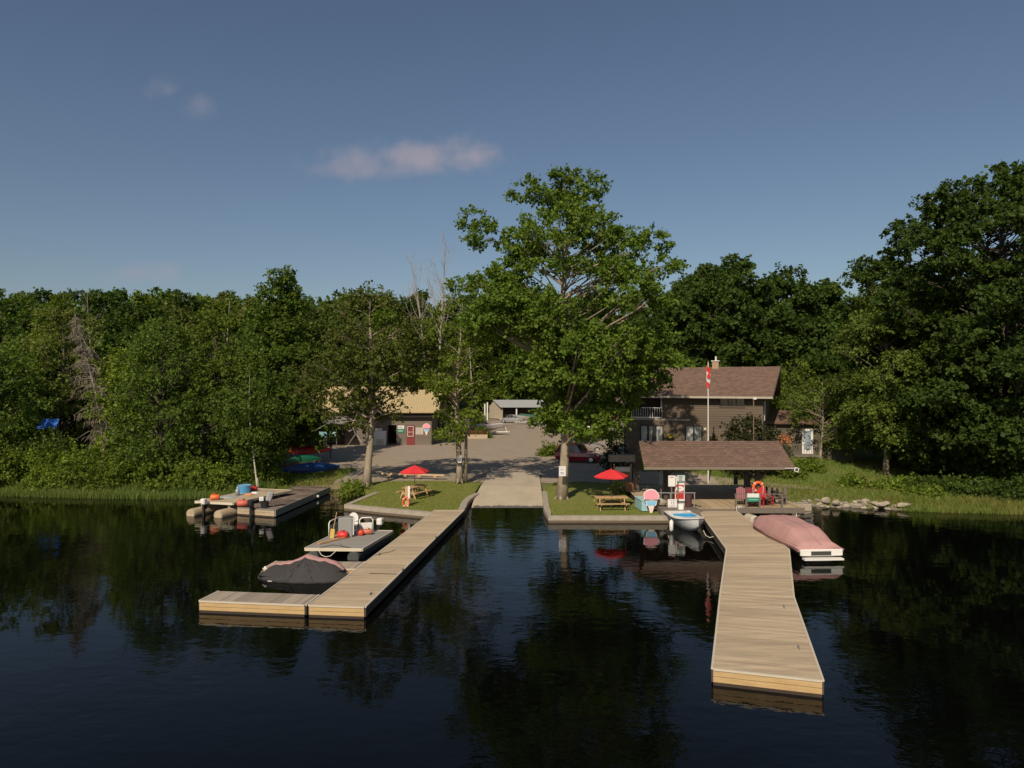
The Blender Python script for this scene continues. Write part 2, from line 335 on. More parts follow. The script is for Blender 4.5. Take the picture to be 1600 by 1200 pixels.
gravel = mat('gravel_car_park', (.34, .275, .205), .95, (3.5, .16), bump=(30, .6), col2=(.28, .23, .175), stretch=(.5, 1.2, 1))
rnd = random.Random(4)
LY = [(54.5, -12.5, 9.5), (57, -15.5, 9.8), (60, -18, 10.5), (66, -22, 11), (72, -25, 14), (80, -28, 18), (86, -29.5, 20), (92, -14, 21), (100, -11, 22), (108, -8.5, 22), (118, -6.0, 22), (130, -5.5, 20), (142, -5, 20), (152, -2, 18)]
def lotx(y):
    return float(np.interp(y, [a[0] for a in LY], [a[1] for a in LY])), float(np.interp(y, [a[0] for a in LY], [a[2] for a in LY]))
b = MB(); yy = axis([(54.3, 70, .5), (70, 152, 1.5)]); nx = 60
for y in yy:
    a, c = lotx(y); a += .5 * math.sin(y * 1.3) + rnd.uniform(-.3, .3); c += .4 * math.sin(y * 1.9) + rnd.uniform(-.3, .3)
    for i in range(nx + 1):
        x = a + (c - a) * i / nx; y2 = y + (.35 * math.sin(x * 1.5) + rnd.uniform(-.12, .12) if y < 54.6 else 0); b.v.append((x, y2, terr(x, y2) + .03))
for j in range(len(yy) - 1):
    for i in range(nx): k = j * (nx + 1) + i; b.f.append((k, k + 1, k + nx + 2, k + nx + 1))
structure(b.build('car_park', gravel))
# driveway behind the fuel shelter
b = MB(); cl = [(9.0, 55.2, 1.6), (10.5, 55.0, 2.0), (12, 54.6, 2.2), (14, 54.2, 2.0), (16, 53.6, 1.6), (18, 52.9, 1.3), (20, 52.2, 1.0), (22, 51.2, .8)]
for x, y, h in cl:
    for q in (-1, -.5, 0, .5, 1): b.v.append((x, y + q * h, terr(x, y + q * h) + .045))
for j in range(len(cl) - 1):
    for i in range(4): k = j * 5 + i; b.f.append((k, k + 1, k + 6, k + 5))
structure(b.build('path', gravel))
# sandy path down to the old dock
sand = mat('sandy_path', (.27, .2, .12), .95, (2, .2), bump=(20, .6), col2=(.15, .14, .05))
b = MB(); cl = [(-14.4, 53.6, 1.0), (-13.4, 54.6, 1.3), (-12.6, 55.6, 1.5), (-12.4, 57, 1.8), (-12.6, 58.4, 2.2)]
for x, y, h in cl:
    for q in (-1, -.5, 0, .5, 1): b.v.append((x + q * h, y + q * .2, terr(x + q * h, y) + .02))
for j in range(len(cl) - 1):
    for i in range(4): k = j * 5 + i; b.f.append((k, k + 1, k + 6, k + 5))
structure(b.build('earth_path', sand))
# concrete boat ramp
b = MB(); rp = axis([(40, 58.5, .5)])
def rz_(y): return -.62 + (y - 40) * .105 if y < 51.5 else -.62 + 11.5 * .105 + (y - 51.5) * .02
for y in rp:
    xl = -2.62 + .6 * sm(46, 56, y); xr = 2.05 + .1 * sm(46, 56, y)
    for q in (0, .25, .5, .75, 1): b.v.append((xl + (xr - xl) * q, y, max(rz_(y), terr(0, y) + .05 if y > 53 else -9)))
for j in range(len(rp) - 1):
    for i in range(4): k = j * 5 + i; b.f.append((k, k + 1, k + 6, k + 5))
rampm = mat('ramp_concrete', (.46, .385, .29), .9, (2.5, .13), bump=(30, .4), col2=(.4, .34, .255), stretch=(1, .4, 1))
structure(b.build('boat_ramp', rampm))
b = MB()
for k_, y in enumerate((45.7, 46.1, 46.35)):
    for q in range(41): yy_ = y + (rnd.uniform(-.16, .16) if k_ == 2 else 0); b.v.append((-2.5 + 4.5 * q / 40, yy_, rz_(yy_) + .006))
for j in range(2):
    for i in range(40): k = j * 41 + i; b.f.append((k, k + 1, k + 42, k + 41))
structure(b.build('wet_ramp_edge', mat('wet_ramp_concrete', (.13, .11, .075), .35, (4, .25))))
# lawns
lawn = mat('mown_lawn', (.165, .195, .026), .95, (5, .28), bump=(60, 1), col2=(.215, .2, .05))
LL = [(-10.25, 45.0), (-8, 43.9), (-5, 42.3), (-3.25, 42.9), (-3.25, 46), (-3.05, 48.3), (-2.6, 50.2), (-2.35, 53.6), (-3.6, 54.6), (-6, 54.9), (-9, 54.8), (-11.5, 54.3), (-11.2, 52), (-9.75, 49.8)]
LZ = .33
def lz(y): return LZ + .17 * sm(49, 54, y)
def lawn_(poly):
    b = MB().prism(poly, -1, 0); n = len(poly); b.v = b.v[:n] + [(x, y, lz(y)) for x, y, z in b.v[n:]]; return b
structure(lawn_(LL).build('lawn', lawn))
LR = [(2.32, 50.5), (2.35, 48.4), (2.3, 43.2), (2.4, 41.25), (9.3, 41.25), (9.7, 42.3), (8.1, 46.2), (7.6, 50), (7.2, 53), (5, 53.9), (3.2, 54.1)]
structure(lawn_(LR).build('lawn', lawn))
# short grass blades over lawns and banks (uncountable)
def quadmesh(name, V, m, parent=None):
    n = len(V) // 4; me = bpy.data.meshes.new(name); me.vertices.add(len(V)); me.vertices.foreach_set('co', np.asarray(V, dtype=np.float32).ravel())
    me.loops.add(n * 4); me.loops.foreach_set('vertex_index', np.arange(n * 4, dtype=np.int32)); me.polygons.add(n)
    me.polygons.foreach_set('loop_start', np.arange(0, n * 4, 4, dtype=np.int32)); me.polygons.foreach_set('loop_total', np.full(n, 4, dtype=np.int32))
    me.update(calc_edges=True); me.materials.append(m)
    if name is None: return me
    o = bpy.data.objects.new(name, me); COL.objects.link(o)
    if parent: o.parent = parent
    return o
def blades(pts, h0, h1, wd, rs, lean=.3):
    pts = np.asarray(pts); n = len(pts); h = rs.uniform(h0, h1, n); a = rs.uniform(0, 2 * np.pi, n)
    s = np.stack([np.cos(a), np.sin(a), 0 * a], 1) * wd / 2; up = np.stack([rs.normal(0, lean, n), rs.normal(0, lean, n), np.ones(n)], 1) * h[:, None]
    return np.stack([pts - s, pts + s, pts + up + s * .3, pts + up - s * .3], 1).reshape(-1, 3)
rs = np.random.RandomState(3)
def inpoly(x, y, poly):
    c = False; j = len(poly) - 1
    for i in range(len(poly)):
        if (poly[i][1] > y) != (poly[j][1] > y) and x < (poly[j][0] - poly[i][0]) * (y - poly[i][1]) / (poly[j][1] - poly[i][1]) + poly[i][0]: c = not c
        j = i
    return c
gl = mat('lawn_grass_blades', (.17, .205, .025), .8, (2, .3), isl=.7, trans=.25)
gt = mat('tall_bank_grass', (.135, .2, .025), .8, (.6, .35), isl=.8, trans=.3, col2=(.19, .19, .04))
gr = mat('reeds', (.16, .19, .035), .8, (.4, .4), isl=.8, trans=.3, col2=(.1, .17, .025))
pts = []
for poly, z in ((LL, .5), (LR, .5)):
    for k in range(26000):
        x = rs.uniform(-12, 10); y = rs.uniform(40, 55)
        if inpoly(x, y, poly): pts.append((x, y, lz(y)))
tag(quadmesh('grass', blades(pts, .04, .11, .03, rs), gl), 'short mown grass on the two waterside lawns', 'grass', kind='stuff')
pts = []
for k in range(60000):
    x = rs.uniform(15.5, 46); y = rs.uniform(43.5, 62); t_ = y - shore(x)
    if t_ > .5 and not (x < 17.8 and y < 52.3): pts.append((x, y, terr(x, y) - .02))
for k in range(9000):
    x = rs.uniform(9, 17); y = rs.uniform(52, 60); pts.append((x, y, terr(x, y) - .02)) if y > 56.9 - (x - 9) * .3 else None
for k in range(16000):
    x = rs.uniform(-19, -11.5); y = rs.uniform(52.5, 62)
    if abs(x + 12.7 - (y > 56) * .3) > 1.1 and x < -12.8 + rs.uniform(-1, .6): pts.append((x, y, terr(x, y) - .02))
tag(quadmesh('meadow_grass', blades(pts, .08, .26, .045, rs), gt), 'rough bank grass running down to the rocks and the old dock', 'grass', kind='stuff')
pts = []
for k in range(34000):
    x = rs.uniform(-48, -17.5); s0 = shore(x); y = s0 + rs.uniform(-1.6, 2.2)
    if rs.rand() < .75: pts.append((x, y, max(terr(x, y), -.05) - .02))
tag(quadmesh('reeds', blades(pts, .2, .6, .035, rs, .2), gr), 'tall pale reeds along the left shoreline', 'reeds', kind='stuff')
pts = []
for k in range(15000):
    x = rs.uniform(24.5, 48); s0 = shore(x); y = s0 + rs.uniform(-1.0, 1.8)
    pts.append((x, y, max(terr(x, y), -.05) - .02))
tag(quadmesh('reeds', blades(pts, .12, .5, .035, rs, .25), gt), 'green reeds along the shaded right shoreline', 'reeds', kind='stuff')
# ---------------------------------------------------------------- sea walls
def wall_strip(path, wd, z0, z1, side=1):
    """a kerb of width wd on one side of the path"""
    n = len(path); off = []
    for i in range(n):
        a = Vector(path[max(i - 1, 0)]); c = Vector(path[min(i + 1, n - 1)]); d = (c - a).normalized(); off.append(Vector((-d.y, d.x)) * wd * side)
    b = MB()
    rings = [[(p[0], p[1], z0), (p[0] + o.x, p[1] + o.y, z0), (p[0] + o.x, p[1] + o.y, z1), (p[0], p[1], z1)] for p, o in zip(path, off)]
    return b.loft(rings)
wetc = mat('wet_stained_concrete', (.13, .095, .06), .6, (5, .3))
def wallwet(path, par):
    n = len(path); off = []
    for i in range(n):
        a = Vector(path[max(i - 1, 0)]); c = Vector(path[min(i + 1, n - 1)]); d = (c - a).normalized(); off.append(Vector((d.y, -d.x)) * .006)
    MB().loft([[(p[0] + o.x, p[1] + o.y, -.5), (p[0] + o.x, p[1] + o.y, .14)] for p, o in zip(path, off)], cap=False, closed=False).build('waterline_stain', wetc, par)
wl = [(-9.7, 50.2), (-10.0, 48.6), (-10.62, 44.9), (-8, 43.45), (-6.2, 42.6), (-4.8, 41.95), (-4.55, 41.9), (-2.95, 42.55), (-2.85, 44), (-2.85, 45.7), (-2.75, 47), (-2.55, 48.3), (-2.2, 49.6)]
o = wall_strip(wl, .42, -1, .38, 1).build('retaining_wall', concrete, bevel=0)
wallwet(wl, o); tag(o, 'low concrete retaining wall around the left lawn, joining the long dock', 'retaining wall')
wr = [(2.15, 50.6), (2.08, 48.4), (1.95, 44), (1.98, 42.6), (2.1, 40.9), (5, 40.88), (9.55, 40.86)]
o = wall_strip(wr, .36, -1, .38, 1).build('retaining_wall', concrete)
wallwet(wr, o); tag(o, 'straight concrete retaining wall along the front of the right lawn', 'retaining wall')
# ---------------------------------------------------------------- docks
def lerp(a, b, t): return a + (b - a) * t
def dock(name, FL, FR, BR, BL, top, planks_along='x', m=deck_new, label='', pitch=.14, body=.34, edge=deck_edge, facem=deck_y, split=None, sidem=dark_wood, cat='dock', front_trim=True):
    """plank deck on a quad FL-FR (near end) BR-BL (far end)"""
    t0 = thing(name, (FL[0], FL[1], 0), label, cat); o = Vector((FL[0], FL[1])); FL, FR, BR, BL = [Vector(p) - o for p in (FL, FR, BR, BL)]
    b = MB()
    if planks_along == 'x': n = int((BL - FL).length / pitch); A = (FL, BL, FR, BR)
    else: n = int((FR - FL).length / pitch); A = (FL, FR, BL, BR)
    rr = random.Random(int(FL.x * 7 + n))
    for i in range(n):
        u0 = (i + .03) / n; u1 = (i + .97) / n; dz = rr.uniform(-.003, .003)
        a = lerp(A[0], A[1], u0); a2 = lerp(A[0], A[1], u1); c = lerp(A[2], A[3], u0); c2 = lerp(A[2], A[3], u1)
        b.add([(*a, top - .03), (*c, top - .03), (*c2, top - .03), (*a2, top - .03), (*a, top + dz), (*c, top + dz), (*c2, top + dz), (*a2, top + dz)], [(0, 3, 2, 1), (4, 5, 6, 7), (0, 1, 5, 4), (1, 2, 6, 5), (2, 3, 7, 6), (3, 0, 4, 7)])
    b.build('planks', m, t0)
    # front beam in two boards, side beams, float tubs
    def edgebar(p, q, z0, z1, wd, mm, nm, inset=0):
        d = (q - p); L = d.length; d.normalize(); nn = Vector((d.y, -d.x)) * wd; k = MB()
        k.add([(*p, z0), (*q, z0), (*(q + nn), z0), (*(p + nn), z0), (*p, z1), (*q, z1), (*(q + nn), z1), (*(p + nn), z1)], [(0, 3, 2, 1), (4, 5, 6, 7), (0, 1, 5, 4), (1, 2, 6, 5), (2, 3, 7, 6), (3, 0, 4, 7)])
        return k.build(nm, mm, t0)
    edgebar(FL, FR, top - .035 - body * .42, top - .035, .05, facem, 'fascia_board')
    edgebar(FL, FR, .04, top - .05 - body * .42, .045, facem, 'fascia_board')
    edgebar(FL, FR, .0, .085, .055, dark_wet, 'waterline_stain')
    if front_trim: edgebar(FL, FR, top - .032, top + .018, .075, edge, 'edge_trim')
    edgebar(BR, BL, .04, top - .035, .04, facem, 'fascia_board')
    edgebar(FR, BR, .06, top - .035, .05, sidem, 'side_beam'); edgebar(BL, FL, .06, top - .035, .05, sidem, 'side_beam')
    edgebar(FR, BR, top - .032, top + .015, .06, edge, 'edge_trim'); edgebar(BL, FL, top - .032, top + .015, .06, edge, 'edge_trim')
    c = (FL + FR + BR + BL) / 4; k = MB(); q = [lerp(p, c, .06) for p in (FL, FR, BR, BL)]
    k.prism([tuple(p) for p in q], -.35, top - .04); k.build('float', dark_wet, t0)
    return t0
dock('dock', (5.36, 18.9), (7.92, 18.14), (9.98, 25.2), (7.6, 25.78), .43, label='pale plank dock section at the near end of the right dock', body=.36)
dock('dock', (7.62, 25.84), (10.0, 25.26), (12.64, 32.45), (9.85, 32.5), .43, label='middle plank section of the right dock beside the pink covered boat', body=.36, front_trim=False)
dock('dock', (9.87, 32.56), (12.66, 32.51), (13.35, 42.4), (11.15, 42.2), .43, label='far plank section of the right dock, leading up to the fuel deck', body=.36, front_trim=False)
def ll(t): return (lerp(-6.96, -4.6, t), lerp(24.4, 42.9, t))
def lr(t): return (lerp(-5.03, -2.9, t), lerp(24.2, 42.9, t))
dock('dock', ll(0), lr(0), lr(.33), ll(.33), .4, label='near section of the long left dock, its end facing open water', body=.34)
dock('dock', ll(.333), lr(.333), lr(.66), ll(.66), .4, label='middle section of the long left dock beside the grey work pontoon', body=.34, front_trim=False)
dock('dock', ll(.663), lr(.663), lr(1), ll(1), .4, label='far section of the long left dock ending at the curved concrete wall', body=.34, front_trim=False)
dock('finger_dock', (-10.94, 24.9), (-7.12, 24.42), (-6.98, 25.6), (-10.74, 26.05), .4, 'y', deck_grey, 'short grey finger dock with a yellow front, left of the long dock end', pitch=.15)
dock('finger_dock', (-10.3, 29.45), (-6.46, 29.4), (-6.36, 30.6), (-10.15, 30.7), .34, 'y', deck_grey, 'grey plank finger dock half hidden behind the covered boat', pitch=.15)
# old dark floating dock
t0 = dock('floating_dock', (-16.75, 43.4), (-14.2, 42.5), (-13.35, 52.0), (-15.9, 52.8), .45, 'x', deck_old, 'old dark brown floating dock with a metal edge beside the tan barge', pitch=.2, edge=steel_g, facem=tanpaint, sidem=steel_g)
# hardware on docks
def cleat(p, label, rz=0):
    b = MB(); b.bar((-.12, 0, .06), (.12, 0, .06), .03, .03); b.box(-.05, -.02, -.02, .02, 0, .05); b.box(.02, .05, -.02, .02, 0, .05)
    o = b.build('cleat', steel_g); o.location = p; o.rotation_euler.z = rz; tag(o, label, 'cleat', 'mooring cleats along the dock edges')
for i, (p, l) in enumerate([((-5.1, 25.6, .4), 'metal cleat at the near corner of the long left dock'), ((-4.45, 28.9, .4), 'metal cleat on the right edge of the long left dock by its first joint'), ((-3.75, 35, .4), 'metal cleat on the right edge of the long left dock by its second joint'), ((8.2, 20.3, .43), 'metal cleat near the outer right corner of the right dock'), ((9.2, 24, .43), 'metal cleat on the right edge of the right dock, second from its end'), ((-5.9, 31.5, .4), 'metal cleat beside the grey work pontoon')]):
    cleat(p, l, R(80))
# ---------------------------------------------------------------- fuel deck and shelter
DT = .6
t0 = thing('fuel_deck', (13, 42.3, 0), 'wooden fuel deck under the brown roofed shelter', 'deck')
b = MB(); rr = random.Random(8)
x = 8.1
while x < 17.4:
    y0 = 42.35 if x > 10.9 else 43.0
    b.box(x - 13, x + .19 - 13, y0 - 42.3, 52.1 - 42.3, DT - .04, DT + rr.uniform(-.004, .004)); x += .205
b.build('planks', mat('deck_planks_diagonal', (.42, .32, .2), .8, (3, .16), isl=.3, stretch=(4, .6, 1)), t0)
b = MB(); b.box(-4.95, -2.3, .62, .69, .1, DT - .045); b.box(-1.9, .3, -.03, .04, .15, DT - .045)
b.build('fascia_board', grey_wood, t0)
b = MB(); b.box(.4, 4.45, -.03, .05, .3, DT + .02); b.build('fascia_board', grey_wood, t0)
for x, y in ((-4.8, 1), (-2, .6), (.5, .5), (2.4, .5), (4.2, .5), (4.2, 5), (.5, 5), (-4.8, 5)):
    MB().box(x - .09, x + .09, y - .09, y + .09, -1.2, DT - .045).build('pile', dark_wet, t0)
MB().box(-4.9, 4.3, 3.2, 9.7, -1, .5).build('crib', dark_wet, t0)
# timber ledge with stones left of the pump
# shelter
sh = thing('fuel_shelter', (12.6, 46.2, DT), 'open shelter with a brown shingled gable roof over the fuel deck', 'shelter')
ex0, ex1 = 8.0 - 12.6, 17.15 - 12.6
b = MB(); zr = 4.3 - DT; ze = 2.98 - DT; yf = 43.0 - 46.2; yb = 49.6 - 46.2
xr0, xr1 = 8.25 - 12.6, 17.35 - 12.6
th = .1
def slab(a, b_, c, d, th):
    a, b_, c, d = map(Vector, (a, b_, c, d)); n = (b_ - a).cross(d - a).normalized() * th
    if n.z > 0: n = -n
    return MB().add([a, b_, c, d, a + n, b_ + n, c + n, d + n], [(0, 1, 2, 3), (7, 6, 5, 4), (0, 4, 5, 1), (1, 5, 6, 2), (2, 6, 7, 3), (3, 7, 4, 0)])
slab((ex0, yf, ze), (ex1, yf, ze), (xr1, 0, zr), (xr0, 0, zr), th).build('roof', shingle, sh)
slab((ex1, yb, ze), (ex0 + 1.05, yb, ze), (xr0, 0, zr - .004), (xr1, 0, zr - .004), th).build('roof', shingle, sh)
b = MB(); b.box(ex0, ex1, yf - .03, yf + .01, ze - .17, ze - .01); b.build('fascia_board', mat('weathered_brown_fascia', (.2, .16, .12), .8, (4, .2)), sh)
b = MB()
for x in (ex0 + 1.1, -2.5, -.5, 1.5, ex1 - .2):
    b.bar((x, yf + .1, ze - .2), (x, 0, zr - .2), .06, .14); b.bar((x, yb - .1, ze - .2), (x, 0, zr - .2), .06, .14); b.bar((x, yf + .4, ze - .22), (x, yb - .4, ze - .22), .05, .12)
b.build('rafters', dark_wood, sh)
MB().box(ex0 + .3, ex1 - .3, yf + .75, yf + .95, ze - .3, ze - .1).build('beam', dark_wood, sh); MB().box(ex0 + 1.3, ex1 - .3, yb - .95, yb - .75, ze - .3, ze - .1).build('beam', dark_wood, sh)
for px, dd in ((1040, 45.3), (1166.5, 44.6), (1183.5, 44.1)):
    x = X(px, dd) - 12.6; y = dd - 46.2
    p = MB().box(x - .13, x + .13, y - .13, y + .13, 0, ze - .1).build('post', dark_wood, sh)
    b = MB(); b.bar((x + .1, y, ze - .85), (x + .75, y, ze - .25), .1, .1); b.bar((x - .1, y, ze - .85), (x - .75, y, ze - .25), .1, .1); b.build('brace', dark_wood, sh)
for x in (ex0 + .6, 3.6):
    MB().box(x - .12, x + .12, yb - 1, yb - .76, 0, ze - .1).build('post', dark_wood, sh)
# gutter end
b = MB(); y = yf - .09; b.box(3.9, ex1 + .1, y - .02, y + .02, ze - .09, ze - .06); 
for (u0, u1, v0, v1) in ((-.13, .13, -.13, -.09), (-.13, .13, .09, .13), (-.13, -.09, -.09, .09), (.09, .13, -.09, .09)):
    Mx = Matrix.Translation((ex1 + .05, y - .02, ze - .16)) @ Matrix.Rotation(R(20), 4, 'Y'); b.box(u0, u1, -.02, .02, v0, v1, M=Mx)
b.build('lamp_bracket', white, sh)
# fuel pump
def flat_sign(name, c, wd, h, m, label, cat='sign', th=.03, rz=0, legs=None, group=None, parent=None):
    s = thing(name, c, label, cat, rz, group) if parent is None else None
    return s
fp = thing('fuel_pump', P(1061, 797, 43.6).to_2d().to_3d() + Vector((0, 0, DT)), 'red and white fuel pump at the dock head', 'fuel pump')
hp = lambda py: Z(py, 43.6) - DT
b = MB().box(-.3, .3, -.2, .2, 0, hp(781)); b.build('base', mat('pump_plinth', (.45, .42, .42), .6, (6, .15)), fp, bevel=.01)
MB().box(-.28, .28, -.19, .19, hp(781), hp(757)).build('cabinet', redp, fp, bevel=.015)
MB().box(-.3, .3, -.2, .2, hp(757), hp(744)).build('display_head', white, fp, bevel=.01)
b = MB(); k = 20; cz = (hp(758) + hp(768)) / 2
ov = [(.25 * math.cos(2 * math.pi * i / k), cz + .17 * math.sin(2 * math.pi * i / k)) for i in range(k)]
b.loft([[(p[0], -.21, p[1]) for p in ov], [(p[0], -.18, p[1]) for p in ov]]); b.build('oval_emblem', white, fp)
b = MB(); b.box(-.29, -.25, -.215, -.185, hp(781), hp(757)); b.box(.25, .29, -.215, -.185, hp(781), hp(757)); b.box(-.3, .3, -.22, -.19, hp(782.5), hp(779)); b.build('trim', white, fp)
b = MB(); b.tube([(.33, -.05, 1.2), (.42, -.1, 1.0), (.4, -.12, .5), (.5, -.15, .15), (.8, -.3, .04), (1.1, -.9, .03), (.8, -1.3, -.1), (1.0, -1.6, -.12)], .025, 6); b.build('hose', rubber, fp, smooth=True)
b = MB(); b.bar((.31, 0, 1.35), (.4, -.02, 1.0), .07, .09); b.build('nozzle', black, fp)
text('87', .1, fp, face(0, -.214, cz), ink, 'lettering')
# boards over the pump
def board(px0, px1, py0, py1, d, m, label, name='notice_board', th=.04, lines=None, post=None, lc=ink, zb=None, group=None, cat='sign', title=None, tc_=None):
    x0, x1 = X(px0, d), X(px1, d); z1, z0 = Z(py0, d), Z(py1, d); cx = (x0 + x1) / 2; zb = DT if zb is None else zb
    s = thing(name, (cx, d, zb), label, cat, 0, group); hw = (x1 - x0) / 2
    MB().box(-hw, hw, -th, 0, z0 - zb, z1 - zb).build('panel', m, s, bevel=.004)
    if post:
        b = MB()
        for q in post: b.box(q * hw - .035, q * hw + .035, .005, .07, 0, z1 - zb - .02)
        b.build('post', grey_wood, s)
    if lines:
        b = MB(); r_ = random.Random(int(px0))
        for (a, c, n, q) in lines:   # from a to c of the height, n lines, q relative half width
            for i in range(n):
                zz = z1 - zb - (a + (c - a) * (i + .5) / n) * (z1 - z0); hh = (c - a) * (z1 - z0) / n * .26; w2 = hw * q * r_.uniform(.75, 1)
                b.box(-hw * q, -hw * q + 2 * w2, -th - .004, -th + .002, zz - hh, zz + hh)
        b.build('printed_lines', lc, s)
    if title:
        for body, fz, sz in title: text(body, sz, s, face(0, -th - .004, z1 - zb - fz * (z1 - z0)), tc_ or lc)
    return s
board(1044, 1055, 743, 760, 43.2, white, 'pale pink notice board with a red heading, left of the fuel pump', lines=[(.08, .22, 1, .6)], lc=redp, post=(0,))
board(1057.5, 1070, 742.5, 752, 43.3, mat('pale_green_board', (.5, .58, .5), .5, (5, .05)), 'pale green price board with dark lines above the fuel pump', lines=[(.05, .95, 4, .5)], post=(-.7,))
board(1030, 1036, 736, 757, 44.6, mat('dull_grey_board', (.2, .24, .25), .6, (5, .2)), 'grey board hung at the left shelter post', post=(0,))
board(1043.5, 1057.5, 780, 797.5, 42.25, white, 'white waterside notice reading 15 on the edge of the stone ledge', name='notice_sign', title=[('15', .33, .26)], lines=[(.05, .14, 1, .8), (.52, .92, 4, .75)], tc_=ink, lc=mat('pale_ink', (.4, .38, .42), .7), zb=.45)
# ice cream cone signs
def cone_sign(loc, h, label, rz=0, hang=False):
    s = thing('ice_cream_sign', loc, label, 'sign', rz)
    def outl(k, grow):
        # k scales a unit cone sign of height 1
        sc = [(.0 + .30 * math.cos(a) * (1 + .06 * math.sin(5 * a + 1)), .70 + .27 * math.sin(a)) for a in [R(-25 + i * 230 / 18) for i in range(19)]]
        return sc
    scoop = outl(1, 0); scoop = [(x, z) for x, z in scoop]
    def pr(poly, y0, y1, g=0):
        cx = sum(p[0] for p in poly) / len(poly); cz = sum(p[1] for p in poly) / len(poly); q = []
        for x, z in poly:
            d = Vector((x - cx, z - cz)); L = d.length; q.append((x + d.x / L * g, z + d.y / L * g))
        return MB().loft([[(p[0] * h, y0, p[1] * h) for p in q], [(p[0] * h, y1, p[1] * h) for p in q]])
    cone = [(-.13, .34), (.13, .34), (.035, 0), (-.035, 0)]; cup = [(-.21, .5), (.21, .5), (.16, .32), (-.16, .32)]
    pr(scoop, -.012, .02, .035).build('backing', white, s); pr(scoop, -.03, -.011, 0).build('scoop', pinkp, s)
    pr(cup, -.014, .02, .04).build('backing', white, s); pr(cup, -.032, -.012).build('cone_cup', lblue, s)
    pr(cone, -.02, .02, .03).build('cone', mat('pale_cone_paint', (.74, .6, .55), .6, (6, .1)), s)
    return s
c = P(1017.5, 797, 42.2); cone_sign((c.x, 42.2, LZ), 1.42, 'large pink ice cream cone sign standing beside the pale blue box')
# pale blue box
p0 = P(1003, 797, 42.6); s = thing('storage_box', (p0.x + .12, 43.3, LZ), 'pale blue storage box behind the ice cream sign', 'box', R(6))
MB().box(-.22, .22, -.75, .75, .04, .66).build('body', paleb, s, bevel=.02); MB().box(-.25, .25, -.78, .78, .662, .72).build('lid', mat('pale_box_lid', (.42, .56, .56), .6, (4, .1)), s, bevel=.015)
# stone ledge and front rail, left part
s = thing('railing', (9.0, 42.6, .5), 'thin metal rail in front of the fuel pump', 'railing')
b = MB().bar((-.9, 0, Z(770, 42.6) - .5), (2.0, 0, Z(770, 42.6) - .5), .05, .05).build('top_rail', steel_g, s)
for x in (-.85, .5, 1.95): MB().box(x - .025, x + .025, -.025, .025, 0, Z(770, 42.6) - .53).build('post', steel_g, s)
o = MB().box(8.7, 11.0, 41.4, 42.6, .3, .66).build('timber_ledge', grey_wood); tag(o, 'grey timber ledge below the fuel pump rail', 'ledge')
rk = mat('pale_rock', (.4, .33, .24), .9, (4, .25), bump=(8, 1), col2=(.3, .26, .2)); rkd = mat('grey_rock', (.25, .22, .18), .9, (4, .3), bump=(8, 1), col2=(.17, .15, .11))
def rock(loc, r, label, m=rk, seed=0, sc=(1, .8, .65), group=None, rz=0):
    q = random.Random(seed); bm = bmesh.new(); bmesh.ops.create_icosphere(bm, subdivisions=2, radius=r)
    ax = [Vector((q.gauss(0, 1), q.gauss(0, 1), q.gauss(0, 1))).normalized() for _ in range(7)]; cut = [q.uniform(.55, .85) * r for _ in ax]
    for v in bm.verts:
        for a, c in zip(ax, cut):
            e = v.co.dot(a)
            if e > c: v.co -= a * (e - c)
        v.co.x *= sc[0]; v.co.y *= sc[1]; v.co.z *= sc[2]
    me = bpy.data.meshes.new('rock'); bm.to_mesh(me); bm.free(); me.materials.append(m); o = bpy.data.objects.new('rock', me); COL.objects.link(o)
    o.location = loc; o.rotation_euler.z = rz; return tag(o, label, 'rock', group)
rock((X(1032, 42.9), 42.9, .86), .42, 'pale pointed rock on the timber ledge by the ice cream sign', seed=5)
o = MB().tube([(X(1075.5, 42.4), 42.4, .62), (X(1075.5, 42.4), 42.4, 1.4)], [.2, .22], 14).build('rubbish_bin', mat('dark_brown_bin', (.075, .03, .035), .5, (4, .2))); tag(o, 'dark brown bin at the right end of the rail by the pump', 'bin')
o = MB().ball((X(1076, 41.2), 41.2, .42), .24, sc=(1, 1, 1)).build('buoy', white_pl, smooth=True); tag(o, 'round white buoy hanging between the little boat and the dock', 'buoy')
